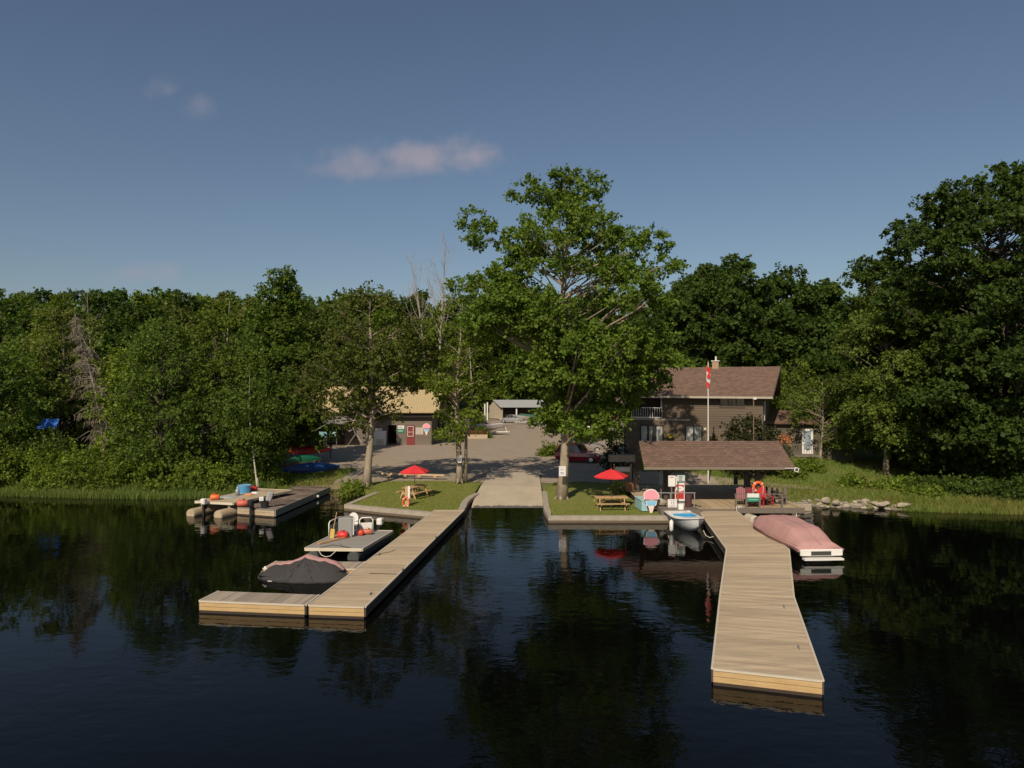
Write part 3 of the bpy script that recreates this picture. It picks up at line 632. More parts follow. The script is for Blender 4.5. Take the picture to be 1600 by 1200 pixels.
# right part of the deck: railing, chairs, ring, banner, bench
s = thing('railing', (15.5, 42.4, DT), 'dark wooden railing at the right corner of the fuel deck', 'railing')
zt = Z(771.5, 42.4) - DT
MB().box(X(1148, 42.4) - 15.5, X(1228, 42.4) - 15.5, -.05, .05, zt - .04, zt).build('top_rail', grey_wood, s)
for px in (1150, 1166, 1187, 1222): MB().box(X(px, 42.4) - 15.55, X(px, 42.4) - 15.45, -.045, .045, 0, zt - .045).build('post', grey_wood, s)
s2x = X(1228, 42.4) - 15.5
MB().bar((s2x - .1, .1, zt - .03), (s2x - .5, 5.5, zt - .03), .1, .05).build('top_rail', dark_wood, s)
for i in range(6): x = s2x - .1 - .08 * i; MB().box(x - .04, x + .04, .3 + i, .38 + i, 0, zt - .06).build('post', dark_wood, s)
def chair(loc, rz, m, label):
    s = thing('garden_chair', loc, label, 'chair', rz)
    b = MB()
    for i in range(5): b.box(-.26 + i * .105, -.17 + i * .105, 0, .02, 0, .7 + .05 * (2 - abs(i - 2)), M=Matrix.Translation((0, .25, .3)) @ Matrix.Rotation(R(-18), 4, 'X'))
    b.build('backrest', m, s)
    b = MB()
    for i in range(5): b.box(-.27, .27, -.3 + i * .11, -.21 + i * .11, 0, .02, M=Matrix.Translation((0, 0, .36)) @ Matrix.Rotation(R(-10), 4, 'X'))
    b.build('seat', m, s)
    for q in (-1, 1):
        MB().box(q * .33 - .06, q * .33 + .06, -.4, .35, .56, .58).build('armrest', m, s); MB().box(q * .3 - .02, q * .3 + .02, -.34, -.24, 0, .558).build('leg', m, s)
        MB().bar((q * .3, .5, .05), (q * .3, -.3, .36), .03, .1).build('leg', m, s)
    return s
mar = mat('maroon_chair_paint', (.2, .02, .03), .5, (4, .15)); brd = mat('bright_red_chair_paint', (.5, .03, .04), .5, (4, .15))
chair((X(1158, 43.4), 43.4, DT), R(-15), mar, 'dark maroon garden chair at the left of the green banner')
chair((X(1177, 43.1), 43.1, DT), R(5), mar, 'dark garden chair hidden behind the green banner')
chair((X(1196, 43.2), 43.2, DT), R(10), brd, 'bright red garden chair right of the green banner')
s = thing('bench', (X(1212, 43.6), 43.6, DT), 'grey wooden corner bench at the right end of the fuel deck', 'bench')
b = MB()
for i in range(4): b.box(-.75, .75, -.25 + i * .13, -.14 + i * .13, .42, .46)
b.build('seat', grey_wood, s)
for q in (-.6, .6): MB().box(q - .05, q + .05, -.2, .2, 0, .418).build('leg', grey_wood, s)
b = MB()
for i in range(5): b.box(-.7 + i * .33, -.52 + i * .33, .3, .33, .5, 1.0)
b.build('backrest', grey_wood, s)
s = thing('banner', (X(1177, 42.3), 42.32, DT), 'white and green banner hung on the deck railing', 'banner')
w2 = 9.2 * 42.3 / F; a = Z(771, 42.3) - DT
MB().box(-w2, w2, -.02, 0, a - .24, a).build('white_stripe', white, s); MB().box(-w2, w2, -.02, 0, a - .5, a - .242).build('green_panel', greenp, s)
b = MB(); b.box(-w2 * .8, w2 * .8, -.028, -.015, a - .39, a - .35); b.build('pale_streak', mat('pale_green_ink', (.3, .55, .45), .6), s)
def ring(loc, M, label, r=.3, t=.095):
    s = thing('life_ring', loc, label, 'life ring'); MB().torus((0, 0, 0), r, t, M=M).build('ring', orange, s, smooth=True)
    for k in range(4):
        a = R(45 + 90 * k); c = M @ Vector((r * math.cos(a), r * math.sin(a), 0)); tg = M @ Vector((-math.sin(a), math.cos(a), 0))
        b = MB().torus((0, 0, 0), t * .92, .022, 12, 5, M=(tg.to_track_quat('Z', 'Y').to_matrix())); b.v = [tuple(Vector(v) + c) for v in b.v]; b.build('band', white, s)
    return s
ring((X(1184.5, 43.9), 43.88, Z(761, 43.9)), Matrix.Rotation(R(90), 3, 'X'), 'orange life ring hung on the shelter post over the fuel deck', .29, .1)
b = MB().tube([(X(1176, 43.5), 43.5, Z(762, 43.5)), (X(1177, 43.4), 43.4, Z(771, 43.4))], .015, 5).tube([(X(1193, 43.5), 43.5, Z(760, 43.5)), (X(1192, 43.4), 43.4, Z(771, 43.4))], .015, 5)
tag(b.build('rope', rope_m), 'white rope hanging below the life ring on the fuel deck', 'rope')
o = MB().box(-.14, .14, -.05, .05, 0, .6).build('speaker_box', black); o.location = (X(1149.5, 51), 51, Z(757, 51)); 
tag(o, 'small black panel standing at the back of the fuel deck', 'panel')
b = MB()
for q in (0, .16): b.tube([(X(1152, 42.2) + q, 42.3, .46), (X(1152, 42.2) + q, 42.3, .72), (X(1152, 42.2) + q + .1, 42.3, .76), (X(1152, 42.2) + q + .12, 42.3, .46)], .022, 6)
tag(b.build('mooring_loops', white), 'white looped handles at the foot of the fuel deck', 'handle')
o = MB().tube([(0, -.4, 0), (0, -.36, 0), (0, .36, 0), (0, .4, 0)], [.2, .29, .29, .2], 14).build('dock_float', mat('cream_float', (.5, .44, .34), .6, (4, .15)), smooth=False); o.location = (X(1174, 41.3), 41.3, .12); o.rotation_euler.z = R(14)
tag(o, 'cream barrel float beside the dock under the banner', 'float')
o = MB().tube([(X(1198, 42.2), 41.0, .02), (X(1262, 43.6), 43.2, .18)], [.1, .07], 7).build('driftwood_log', mat('grey_log', (.25, .21, .15), .9, (4, .25))); tag(o, 'grey log lying in the water behind the pink boat', 'log')
# flat slab and riprap on the right shore
def slabrock(px, py, w_, label):
    c = G(px, py, .28); o = MB().box(-w_ / 2, w_ / 2, -.5, .5, -.4, .12).build('stone_slab', rk, bevel=.05); o.location = c; o.rotation_euler.z = R(3); tag(o, label, 'stone slab')
slabrock(1243, 789, 1.7, 'flat pale stone slab beside the deck corner on the right shore')
rr = random.Random(21)
for i in range(95):
    px = rr.uniform(1268, 1432); py = rr.uniform(783, 797); r = rr.uniform(.1, .3) * (1 if px > 1330 else .85)
    x = X(px, 45.4); y = shore(x) + rr.uniform(-.35, .75)
    pale = rr.random() < .55
    rock((x, y, max(terr(x, y), -.1) + r * .22), r, 'pale shore rock among the riprap on the right bank' if pale else 'grey shore rock among the riprap on the right bank', rk if pale else rkd, seed=i, sc=(rr.uniform(.9, 1.5), .8, rr.uniform(.4, .65)), group='rocks along the right shore', rz=rr.uniform(0, 6))
rock((X(1291, 46.4), 46.4, .42), .33, 'upright pale block of stone at the left end of the riprap', seed=77, sc=(1, .6, .7))
rock((X(1306, 46.0), 46.0, .35), .32, 'squat pale stone right of the upright block', seed=78)
rock((X(1378, 45.6), 45.6, .3), .36, 'broad pale stone in the middle of the riprap', seed=79, sc=(1.5, .8, .6))
rock((X(1412, 45.3), 45.3, .3), .4, 'broad pale stone at the right end of the riprap', seed=80, sc=(1.6, .8, .5))
# ---------------------------------------------------------------- picnic tables and umbrellas
def picnic(loc, rz, label):
    s = thing('picnic_table', loc, label, 'picnic table', rz); b = MB()
    for i in range(5): b.box(-1.0, 1.0, -.37 + i * .15, -.235 + i * .15, .72, .76)
    b.build('tabletop', pine, s)
    for q in (-1, 1):
        b = MB(); b.box(-1.0, 1.0, q * .7 - .13, q * .7 - .01, .42, .46); b.box(-1.0, 1.0, q * .7 + .01, q * .7 + .13, .42, .46); b.build('seat', pine, s)
    for x in (-.75, .75):
        MB().bar((x, -.28, .72), (x, -.62, 0), .05, .1).build('leg', pine, s); MB().bar((x, .28, .72), (x, .62, 0), .05, .1).build('leg', pine, s)
        MB().box(x + .03, x + .07, -.82, .82, .33, .415).build('crossbar', pine, s); MB().bar((x, 0, .36), (x * .45, 0, .7), .04, .08).build('brace', pine, s)
    return s
def umbrella(loc, label, r=1.3, h=2.3, skirt=0, rz=0):
    s = thing('garden_umbrella', loc, label, 'umbrella', rz)
    MB().tube([(0, 0, 0), (0, 0, h - .02)], .022, 8).build('pole', black if skirt else dark_wood, s)
    b = MB(); n = 6; top = (0, 0, h); segs = 4
    for k in range(n):
        a0 = 2 * math.pi * k / n; a1 = 2 * math.pi * (k + 1) / n
        rows = []
        for i in range(segs + 1):
            t_ = i / segs; zz = h - .42 * t_ ** 1.25; row = []
            for j in range(5):
                u = j / 4; p = Vector((math.cos(a0), math.sin(a0))) * (1 - u) + Vector((math.cos(a1), math.sin(a1))) * u
                sag = .04 * math.sin(math.pi * u) * t_; row.append((p.x * r * t_ * (1 - sag * .6), p.y * r * t_ * (1 - sag * .6), zz - sag * .8))
            rows.append(row)
        b.loft(rows, cap=False, closed=False)
        e = rows[-1]; b.loft([e, [(x * .995, y * .995, z - .07) for x, y, z in e]], cap=False, closed=False)
    b.build('canopy', redf, s, smooth=False)
    b = MB()
    for k in range(n): a0 = 2 * math.pi * k / n; b.tube([(0, 0, h - .05), (math.cos(a0) * r * .97, math.sin(a0) * r * .97, h - .45)], .01, 4)
    b.build('ribs', black, s); MB().ball((0, 0, h + .02), .035, 8, 4).build('finial', redp, s)
    return s
tr = G(955, 789.5, .5); tr = Vector((X(955, 43.5), 43.5, LZ))
picnic(tr, R(1), 'golden picnic table on the right lawn under a red umbrella')
umbrella((tr.x, tr.y, LZ), 'red umbrella standing over the picnic table on the right lawn', 1.08, Z(733, 43.5) - LZ, rz=R(8))
tl = Vector((X(648, 48), 48.0, LZ))
picnic(tl, R(62), 'golden picnic table on the left lawn seen end on')
umbrella((tl.x, tl.y, LZ), 'red umbrella over the picnic table on the left lawn', 1.02, Z(727, 48) - LZ, rz=R(20))
# ring post on the left lawn
c = Vector((X(634.5, 44.6), 44.6, LZ))
s = thing('ring_post', c, 'timber post with a white board on the left lawn', 'post')
MB().box(-.07, .07, 0, .1, 0, Z(760, 44.6) - LZ).build('post', pine, s); MB().box(.09, .24, .02, .05, .1, 1.25).build('white_board', white, s); MB().box(-.3, .32, .1, .14, .72, .82).build('crossbar', pine, s)
ring((c.x, c.y - .07, Z(785, 44.5)), Matrix.Rotation(R(90), 3, 'X') @ Matrix.Diagonal((.72, 1.12, 1)), 'orange life ring hung low on the lawn post', .27, .075)
# parking timbers
c0 = G(597, 742, .74); c1 = G(695, 745, .74)
b = MB().bar(c0 + Vector((0, 0, .12)), c1 + Vector((0, 0, .12)), .28, .12)
s = thing('parking_timber', (0, 0, 0), 'long pale timber beam lying between car park and left lawn', 'beam'); b.build('beam', mat('pale_beam', (.5, .36, .22), .8, (3, .15)), s)
for t_ in (.12, .37, .6, .85): q = c0.lerp(c1, t_); MB().box(q.x - .12, q.x + .12, q.y - .2, q.y + .2, q.z - .06, q.z + .055).build('block', pine, s)
b = MB().tube([P(517, 760, 52.2), G(545, 747, .66), G(590, 726, .75)], .035, 5); tag(b.build('cable', mat('pale_hose', (.5, .45, .35), .7)), 'thin pale hose running up the bank from the old dock', 'hose')
# green bushy planter and display stand behind the right umbrella
g0 = Vector((X(973, 51), 51.0, terr(X(973, 51), 51)))
s = thing('display_stand', g0, 'slatted wooden display stand behind the right umbrella', 'stand')
b = MB()
for i in range(6): b.box(-.5 + i * .17, -.36 + i * .17, 0, .03, 1.0, 1.75)
b.build('slats', mat('pinkish_slats', (.3, .2, .15), .8, (4, .2), isl=.3), s)
for x in (-.62, .58): MB().box(x - .045, x + .045, -.045, .045, 0, Z(725, 51) - g0.z).build('post', pine, s)
MB().box(-.55, .52, -.04, -.01, Z(737, 51) - g0.z, Z(730, 51) - g0.z).build('white_board', white, s)
b = MB().box(-.55, .52, -.05, .05, .93, .985); b.box(-.6, .9, -.3, .3, 0, .3).build('base', mat('reddish_stone', (.3, .18, .14), .9, (5, .25)), s)
g1 = Vector((X(975, 54.5), 54.5, terr(X(975, 54.5), 54.5)))
s = thing('raised_planter', g1, 'raised wooden planter box on posts behind the display stand', 'planter')
zt = Z(711, 54.5) - g1.z
MB().box(-1.15, .8, -.3, .3, zt - .5, zt).build('box', mat('pale_planter_wood', (.42, .33, .23), .8, (3, .25), isl=.1), s, bevel=.01)
for x in (-1.0, .65): MB().box(x - .06, x + .06, -.06, .06, 0, zt - .505).build('leg', dark_wood, s)
s = thing('flower_pot', (X(984, 49.5), 49.5, .62), 'brown stone flower pot by the display stand', 'pot'); MB().tube([(0, 0, -.1), (0, 0, .55)], [.28, .38], 12).build('pot', mat('terracotta', (.3, .15, .08), .8, (5, .2)), s)
# ---------------------------------------------------------------- buildings
def siding_wall(A, B, z0, z1, opens, m, parent, name='wall', bh=.21, th=.05, topf=None):
    """lapped boards from A to B (2D, local), facing to the right of A->B; opens = (s0, s1, z0, z1)"""
    A = Vector(A); B = Vector(B); L = (B - A).length; d = (B - A) / L; n = Vector((d.y, -d.x)); b = MB(); z = z0
    while z < z1 - .01:
        zt = min(z + bh, z1); zc = (z + zt) / 2; s0, s1 = 0, L
        if topf: s0, s1 = topf(zc)
        iv = [(s0, s1)]
        for o in opens:
            if o[2] < zc < o[3]:
                nv = []
                for a, c in iv:
                    if o[0] > a: nv.append((a, min(c, o[0])))
                    if o[1] < c: nv.append((max(a, o[1]), c))
                iv = [q for q in nv if q[1] - q[0] > .01]
        for a, c in iv:
            P0 = A + d * a; P1 = A + d * c; o0 = n * th; o1 = n * (th - .03)
            b.add([(*P0, z), (*P1, z), (*(P1 + o0), z), (*(P0 + o0), z), (*P0, zt), (*P1, zt), (*(P1 + o1), zt), (*(P0 + o1), zt)], [(0, 3, 2, 1), (4, 5, 6, 7), (0, 1, 5, 4), (1, 2, 6, 5), (2, 3, 7, 6), (3, 0, 4, 7)])
        z = zt
    return b.build(name, m, parent)
class Front:
    """a vertical plane through two ground points; pixel rows and columns of the survey give places on it"""
    def __init__(s, A, B): s.A = Vector(A); s.B = Vector(B); s.L = (s.B - s.A).length; s.d = (s.B - s.A) / s.L
    def s_(s, px):
        k = (px - 800) / F; return (k * s.A.y - s.A.x) / (s.d.x - k * s.d.y)
    def z_(s, px, py): t = s.s_(px); return Z(py, (s.A + s.d * t).y)
A = Vector((9.95, 63.0)); Bc = Vector((20.55, 58.2)); FR_ = Front(A, Bc); L = FR_.L; ang = math.atan2((Bc - A).y, (Bc - A).x)
gz = 1.9
hs_ = thing('house', (A.x, A.y, gz), 'two storey brown timber house with a shingled gable roof behind the fuel deck', 'house', ang)
def hw(px, py): return FR_.s_(px), FR_.z_(px, py) - gz
eav = 5.45; rid = 7.62; dp = 7.6
uw = (*hw(1125, 636)[:1], hw(1163, 636)[0]); uw = (uw[0], uw[1], hw(1144, 636)[1], hw(1144, 615)[1])
w1 = (hw(1001, 700)[0], hw(1036, 700)[0], .35, hw(1018, 665)[1]); w2_ = (hw(1071, 700)[0], hw(1097, 700)[0], .35, hw(1084, 665.5)[1])
bal = (-.1, hw(1035, 650)[0], hw(1020, 653)[1], eav + .1)
siding_wall((0, 0), (L, 0), -.6, eav - .1, [uw, w1, w2_, bal], siding, hs_)
siding_wall((L, dp), (L, 0), -.6, 7.4, [], siding, hs_, topf=None) if False else None
def gtop(zc):
    if zc < eav: return 0, dp
    k = (zc - eav) / (rid - eav) * dp / 2; return k, dp - k
siding_wall((L, 0), (L, dp), -.6, rid - .15, [(1.0, 1.9, 3.1, 4.6)], siding2, hs_, topf=gtop)
siding_wall((0, dp), (0, 0), -.6, rid - .15, [], siding2, hs_, topf=gtop)
MB().box(.0, L, dp - .1, dp, -.6, eav - .1).build('wall', siding2, hs_)
MB().box(bal[1], bal[1] + .1, .01, 1.6, bal[2], eav - .1).build('wall', siding2, hs_)
MB().box(.05, bal[1], 1.6, 1.7, bal[2], eav - .1).build('wall', dark_wood, hs_)
MB().box(.05, bal[1], .0, 1.6, bal[2] - .15, bal[2] - .01).build('balcony_floor', grey_wood, hs_)
def railing(parent, x0, x1, y, z0, h, m, n, name='balcony_railing', ww=.03):
    b = MB(); b.box(x0, x1, y - .05, y, z0 + h - .06, z0 + h); b.box(x0, x1, y - .05, y, z0, z0 + .08)
    for i in range(n + 1): x = x0 + (x1 - x0 - ww) * i / n; b.box(x, x + ww, y - .04, y - .01, z0 + .08, z0 + h - .06)
    return b.build(name, m, parent)
railing(hs_, .05, bal[1] - .02, -.01, bal[2], .92, white, 16)
for x in (.1, bal[1] - .14): MB().box(x, x + .1, -.02, .08, bal[2] + .93, eav - .1).build('balcony_post', white, hs_)
MB().box(-.05, L * .5, -.075, -.052, bal[2] - .2, bal[2] - .02).build('trim_board', mat('pale_trim', (.34, .29, .22), .7, (4, .1)), hs_)
def window(parent, o, y=0, panes=2, frame=white, glassm=glass, curt=None, fw=.06, depth=.09):
    x0, x1, z0, z1 = o; W = x1 - x0
    f = MB(); f.box(x0 - fw, x1 + fw, y - depth, y - .02, z1, z1 + fw); f.box(x0 - fw, x1 + fw, y - depth, y - .02, z0 - fw, z0); f.box(x0 - fw, x0, y - depth, y - .02, z0, z1); f.box(x1, x1 + fw, y - depth, y - .02, z0, z1)
    for i in range(1, panes): x = x0 + W * i / panes; f.box(x - .025, x + .025, y - depth + .02, y - .0, z0, z1)
    fo = f.build('window', frame, parent)
    MB().box(x0, x1, y + .03, y + .05, z0, z1).build('pane', glassm, fo)
    if curt:
        for a, c in curt: 
            b = MB(); n = 8; xa = x0 + W * a; xb = x0 + W * c
            pts = [(xa + (xb - xa) * i / n, y + (.0 + .02 * math.sin(i * 2.3))) for i in range(n + 1)]
            b.loft([[(p[0], p[1], z0 + .02) for p in pts], [(p[0], p[1], z1 - .03) for p in pts]], cap=False, closed=False); b.build('curtain', curtain, fo)
    return fo
brf = mat('dark_brown_frame', (.06, .045, .035), .6)
window(hs_, uw, 0, 3, brf)
window(hs_, w1, 0, 3, brf, curt=[(.03, .28), (.38, .52), (.72, .97)])
window(hs_, w2_, 0, 2, brf, curt=[(.05, .45), (.56, .95)])
window(hs_, (0, 0, 0, 0), 0, 1) if False else None
# gable side window
f = MB(); f.box(L + .03, L + .08, .95, 1.95, 3.05, 4.65); f.build('window', white, hs_); 
# roof
ov = .75
slab((-1.1, -ov, eav - .35), (L + .85, -ov, eav - .35), (L + 1.15, dp / 2, rid), (-.9, dp / 2, rid), .14).build('roof', shingle, hs_)
slab((L + .85, dp + ov, eav - .35), (-1.1, dp + ov, eav - .35), (-.9, dp / 2, rid - .005), (L + 1.15, dp / 2, rid - .005), .14).build('roof', shingle, hs_)
MB().box(-1.1, L + .85, -ov - .04, -ov + .02, eav - .54, eav - .37).build('gutter', mat('pale_gutter', (.4, .36, .29), .5, (3, .15)), hs_)
MB().box(-1.0, L + .75, -ov + .05, .02, eav - .5, eav - .45).build('soffit', dark_wood, hs_)
MB().bar((L + .86, -ov, eav - .42), (L + 1.16, dp / 2, rid - .08), .06, .2).build('bargeboard', dark_wood, hs_)
cx = hw(1106, 600)[0] + .1
ch = MB().box(cx - .28, cx + .28, dp / 2 - .28, dp / 2 + .28, rid - .5, rid + .5); cho = ch.build('chimney', mat('tan_chimney_brick', (.36, .25, .16), .85, (6, .2)), hs_)
b = MB().box(cx - .36, cx + .36, dp / 2 - .36, dp / 2 + .36, rid + .502, rid + .57); b.tube([(cx, dp / 2, rid + .57), (cx, dp / 2, rid + .95)], [.07, .07], 8); b.build('chimney_cap', white, cho)
b = MB().box(-.1, .1, -.12, -.055, 0, .2); lo = b.build('wall_lamp', mat('cream_lamp', (.6, .55, .4), .4), hs_); q = hw(1102, 672); lo.location = (q[0], 0, q[1])
# hanging baskets
def basket(px, py, label, m):
    q = hw(px, py); s = thing('hanging_basket', hs_.matrix_basis @ Vector((q[0], -.3, q[1])) if False else (A.x + FR_.d.x * q[0] - .15, A.y + FR_.d.y * q[0] - .3, gz + q[1]), label, 'hanging basket')
    MB().ball((0, 0, 0), .24, 10, 5, sc=(1, 1, .75)).build('pot', dark_wood, s); MB().tube([(0, 0, .1), (0, 0, .95)], .012, 5).build('chain', black, s)
    V = []; r_ = np.random.RandomState(int(px)); n = 350
    p = r_.normal(0, 1, (n, 3)); p /= np.linalg.norm(p, axis=1)[:, None]; p *= r_.uniform(.2, .36, (n, 1)); p[:, 2] = np.abs(p[:, 2]) * .7 + .05
    quadmesh('flowers', blades(p, .04, .1, .08, r_, .8), m, s); return s
yfl = mat('yellow_flowers', (.35, .3, .03), .7, isl=.8); ofl = mat('orange_flowers', (.6, .2, .06), .7, isl=.8); pfl = mat('pink_green_flowers', (.14, .12, .05), .7, isl=.9)
basket(1048, 684, 'hanging basket with yellow flowers between the house windows', yfl)
basket(1116, 686, 'dark hanging basket to the right of the flagpole', pfl)
# addition on the right with the white door
A2 = Vector((22.9, 61.6)); B2 = Vector((29.2, 60.6)); FR2 = Front(A2, B2); ang2 = math.atan2((B2 - A2).y, (B2 - A2).x)
ad_ = thing('house_annex', (A2.x, A2.y, 1.7), 'low dark side annex of the house with a white door and a lean-to roof', 'annex', ang2)
L2 = FR2.L
def aw(px, py): return FR2.s_(px), FR2.z_(px, py) - 1.7
dz0 = aw(1260, 709)[1]; dz1 = aw(1260, 670)[1]; dx0 = aw(1253, 700)[0]; dx1 = aw(1270, 700)[0]
siding_wall((-1.2, 0), (L2, 0), -.8, dz1 + .45, [(dx0 + 1.2, dx1 + 1.2, dz0, dz1)], siding_d, ad_)
MB().box(-1.2, L2, 4.4, 4.5, -.8, dz1 + .45).build('wall', siding_d, ad_); MB().box(L2 - .1, L2, .01, 4.4, -.8, dz1 + .45).build('wall', siding_d, ad_)
dr = MB().box(dx0, dx1, -.09, -.02, dz0, dz1).build('door', white, ad_)
MB().box(dx0 + .17, dx1 - .17, -.1, -.085, dz0 + .35, dz1 - .15).build('pane', mat('painted_sky_reflection', (.25, .31, .36), .15), dr)  # sky reflection is put into the pane's pale blue colour
MB().box(dx1 - .12, dx1 - .07, -.14, -.09, dz0 + .95, dz0 + 1.05).build('handle', steel_g, dr)
slab((-1.3, -.5, dz1 + .5), (L2 + .2, -.5, dz1 + .5), (L2 + .2, 3.2, dz1 + 1.5), (-1.3, 3.2, dz1 + 1.5), .1).build('roof', shingle, ad_)
MB().box(L2 * .5, L2 + 1.5, 1.5, 1.62, dz1 + 1.0, dz1 + 1.9).build('parapet', mat('reddish_board', (.24, .15, .09), .8, (3, .2)), ad_)
MB().box(-.3, 3.2, -1.6, -.06, dz0 - .14, dz0 - .02).build('porch_floor', grey_wood, ad_)
railing(ad_, -.3, 3.2, -1.55, dz0 - .02, .95, grey_wood, 17, 'porch_railing', .04)
for x in (-.25, 3.05): MB().box(x, x + .1, -1.5, -1.4, -1, dz0 - .15).build('porch_post', grey_wood, ad_)
q = aw(1227, 690); s = thing('flower_basket', (A2.x + 1.2, 60.2, 1.7 + q[1]), 'basket of orange flowers by the shelter roof corner', 'flowers'); s.location = P(1226, 688, 58.5)
MB().ball((0, 0, -.1), .22, 8, 5).build('pot', dark_wood, s); r_ = np.random.RandomState(5); p = r_.normal(0, .2, (300, 3)); p[:, 0] *= 1.3
quadmesh('flowers', blades(p, .05, .12, .09, r_, .8), ofl, s); MB().tube([(0, .3, -3), (0, .3, 0)], .03, 6).build('stand', dark_wood, s)
# flagpole and lamp pole
c = Vector((X(1106.5, 53.5), 53.5)); gz_ = terr(*c); s = thing('flagpole', (c.x, c.y, gz_), 'tall white flagpole behind the fuel shelter', 'flagpole')
zt = Z(566, 53.5) - gz_; MB().tube([(0, 0, 0), (0, 0, zt)], [.05, .035], 8).build('pole', white, s); MB().ball((0, 0, zt + .05), .07, 8, 5).build('finial', mat('brass', (.5, .35, .1), .3, metal=.8), s)
fl = thing('flag', (c.x, c.y, gz_), 'limp red and white flag with a maple leaf on the pole', 'flag')
def fstrip(z0, z1, m, nm, amp=.0, x0=.0):
    b = MB(); rings = []
    for i in range(9):
        z = z0 + (z1 - z0) * i / 8; row = []
        for k in range(11):
            u = k / 10; wd = .27 + .04 * math.sin(z * 3.1 + 1); row.append((.04 + u * wd - .18, -.05 + .09 * math.sin(u * 11 + z * 1.3) * u, z - .25 * u))
        rings.append(row)
    return b.loft(rings, cap=False, closed=False).build(nm, m, fl, smooth=True)
za = Z(571, 53.5) - gz_; zb_ = Z(604, 53.5) - gz_; dz_ = za - zb_
fred = mat('flag_red', (.6, .03, .03), .8); fwh = mat('flag_white', (.68, .64, .62), .8)
fstrip(za - dz_ * .27, za, fred, 'red_band'); fstrip(za - dz_ * .72, za - dz_ * .272, fwh, 'white_band'); fstrip(zb_, za - dz_ * .722, fred, 'red_band')
lf = [(0, .5), (.1, .3), (.22, .38), (.18, .12), (.34, .2), (.32, .05), (.42, -.02), (.2, -.2), (.24, -.3), (.03, -.26), (.03, -.48)]; lf = lf + [(-x, z) for x, z in lf[::-1]]
b = MB(); b.loft([[(x * .36 + .0, -.16, z * .62 + za - dz_ * .5) for x, z in lf], [(x * .36 + .0, -.15, z * .62 + za - dz_ * .5) for x, z in lf]]); b.build('maple_leaf', fred, fl)
c = Vector((X(1177.5, 54), 54.0)); gz_ = terr(*c); s = thing('lamp_post', (c.x, c.y, gz_), 'thin dark lamp post with a small white head behind the shelter', 'lamp post')
zt = Z(624, 54) - gz_; MB().tube([(0, 0, 0), (0, 0, zt)], .045, 7).build('pole', mat('brown_pole', (.16, .12, .08), .7), s); MB().box(-.05, .2, -.12, .06, zt - .02, zt + .14).build('lamp_head', white, s, bevel=.02)
# ---------------------------------------------------------------- shop shed with tan roof
sy = 84.0; szg = terr(-18, 84)
shd = thing('shop_shed', (X(540, sy), sy, szg), 'low grey-brown shop shed with a tan metal roof', 'shed')
def sw(px, py): return X(px, sy) - X(540, sy), Z(py, sy) - szg
x1 = sw(674, 0)[0]; zt = sw(0, 652)[1]
dr0 = (sw(606.5, 0)[0], sw(619.5, 0)[0], -.1, sw(0, 664)[1]); dr1 = (sw(635.5, 0)[0], sw(648, 0)[0], 0.05, sw(0, 664.5)[1])
siding_wall((0, 0), (x1, 0), -.2, zt, [dr0], siding2, shd, bh=.24)
siding_wall((x1, 0), (x1, 7), -.2, zt, [], siding2, shd, bh=.24)
MB().box(0, x1, 6.9, 7, -.2, zt).build('wall', siding2, shd); MB().box(-.1, 0, 0, 7, -.2, zt + .3).build('wall', siding2, shd)
MB().box(dr0[0], dr0[1], 2.5, 2.6, -.1, dr0[3]).build('painted_shade', dark, shd)  # sheet painted near-black for the shade behind the open door
b = MB(); b.box(dr0[0] - .08, dr0[0], -.07, -.02, 0, dr0[3] + .08); b.box(dr0[1], dr0[1] + .08, -.07, -.02, 0, dr0[3] + .08); b.box(dr0[0], dr0[1], -.07, -.02, dr0[3], dr0[3] + .08); b.build('door_frame', grey_wood, shd)
zr0 = sw(0, 644)[1]; zr1 = sw(0, 612)[1] + .4
slab((-5.5, -1.0, zr0), (x1 + .9, -1.0, zr0), (x1 + .9, 5.5, zr0 + 3.0), (-5.5, 5.5, zr0 + 3.0), .08).build('roof', tan_roof, shd)
b = MB()
for i in range(52):
    x = -5.4 + i * (x1 + 6.2) / 51; b.bar((x, -1.0, zr0 + .01), (x, 5.5, zr0 + 3.01), .04, .04)
b.build('roof_seams', tan_roof, shd)
slab((x1 + .9, 12.0, zr0), (-5.5, 12.0, zr0), (-5.5, 5.5, zr0 + 2.99), (x1 + .9, 5.5, zr0 + 2.99), .08).build('roof', tan_roof, shd)
MB().box(-5.4, x1 + .8, -.6, -.5, zt + .02, zr0 - .05).build('fascia_board', dark, shd)  # under-eave strip, its shade put into the near-black colour
d1 = MB().box(dr1[0], dr1[1], -.1, -.055, dr1[2], dr1[3]).build('door', mat('dark_red_door', (.2, .03, .03), .5, (4, .15)), shd)
f = window(shd, (dr1[0] + .17, dr1[1] - .17, dr1[2] + 1.05, dr1[3] - .17), -.11, 1, white, fw=.05); f.name = 'door_window'
MB().box(dr1[0] + .1, dr1[1] - .1, -.15, -.102, dr1[2] + 1.5, dr1[2] + 1.54).build('window_bar', white, f)
board(621.5, 631.5, 665, 670, sy - .06, white, 'small white sign above the green sign on the shop shed', zb=szg, th=.03, lines=[(.3, .7, 1, .8)])
board(621, 632, 670.5, 676, sy - .06, greenp, 'small green sign on the shop shed wall between its doors', zb=szg, th=.03, lines=[(.35, .65, 1, .7)], lc=white)
board(649.5, 661.5, 668, 679, sy - .06, mat('cream_board', (.5, .42, .33), .6, (5, .1)), 'cream notice board with two papers right of the red door', zb=szg, th=.03, lines=[(.1, .9, 5, .8)], lc=mat('pale_ink', (.4, .38, .42), .7))
cone_sign((X(666.3, sy - .08), sy - .08, Z(679.5, sy - .08)), 1.35, 'small ice cream cone sign fixed on the shop shed wall')
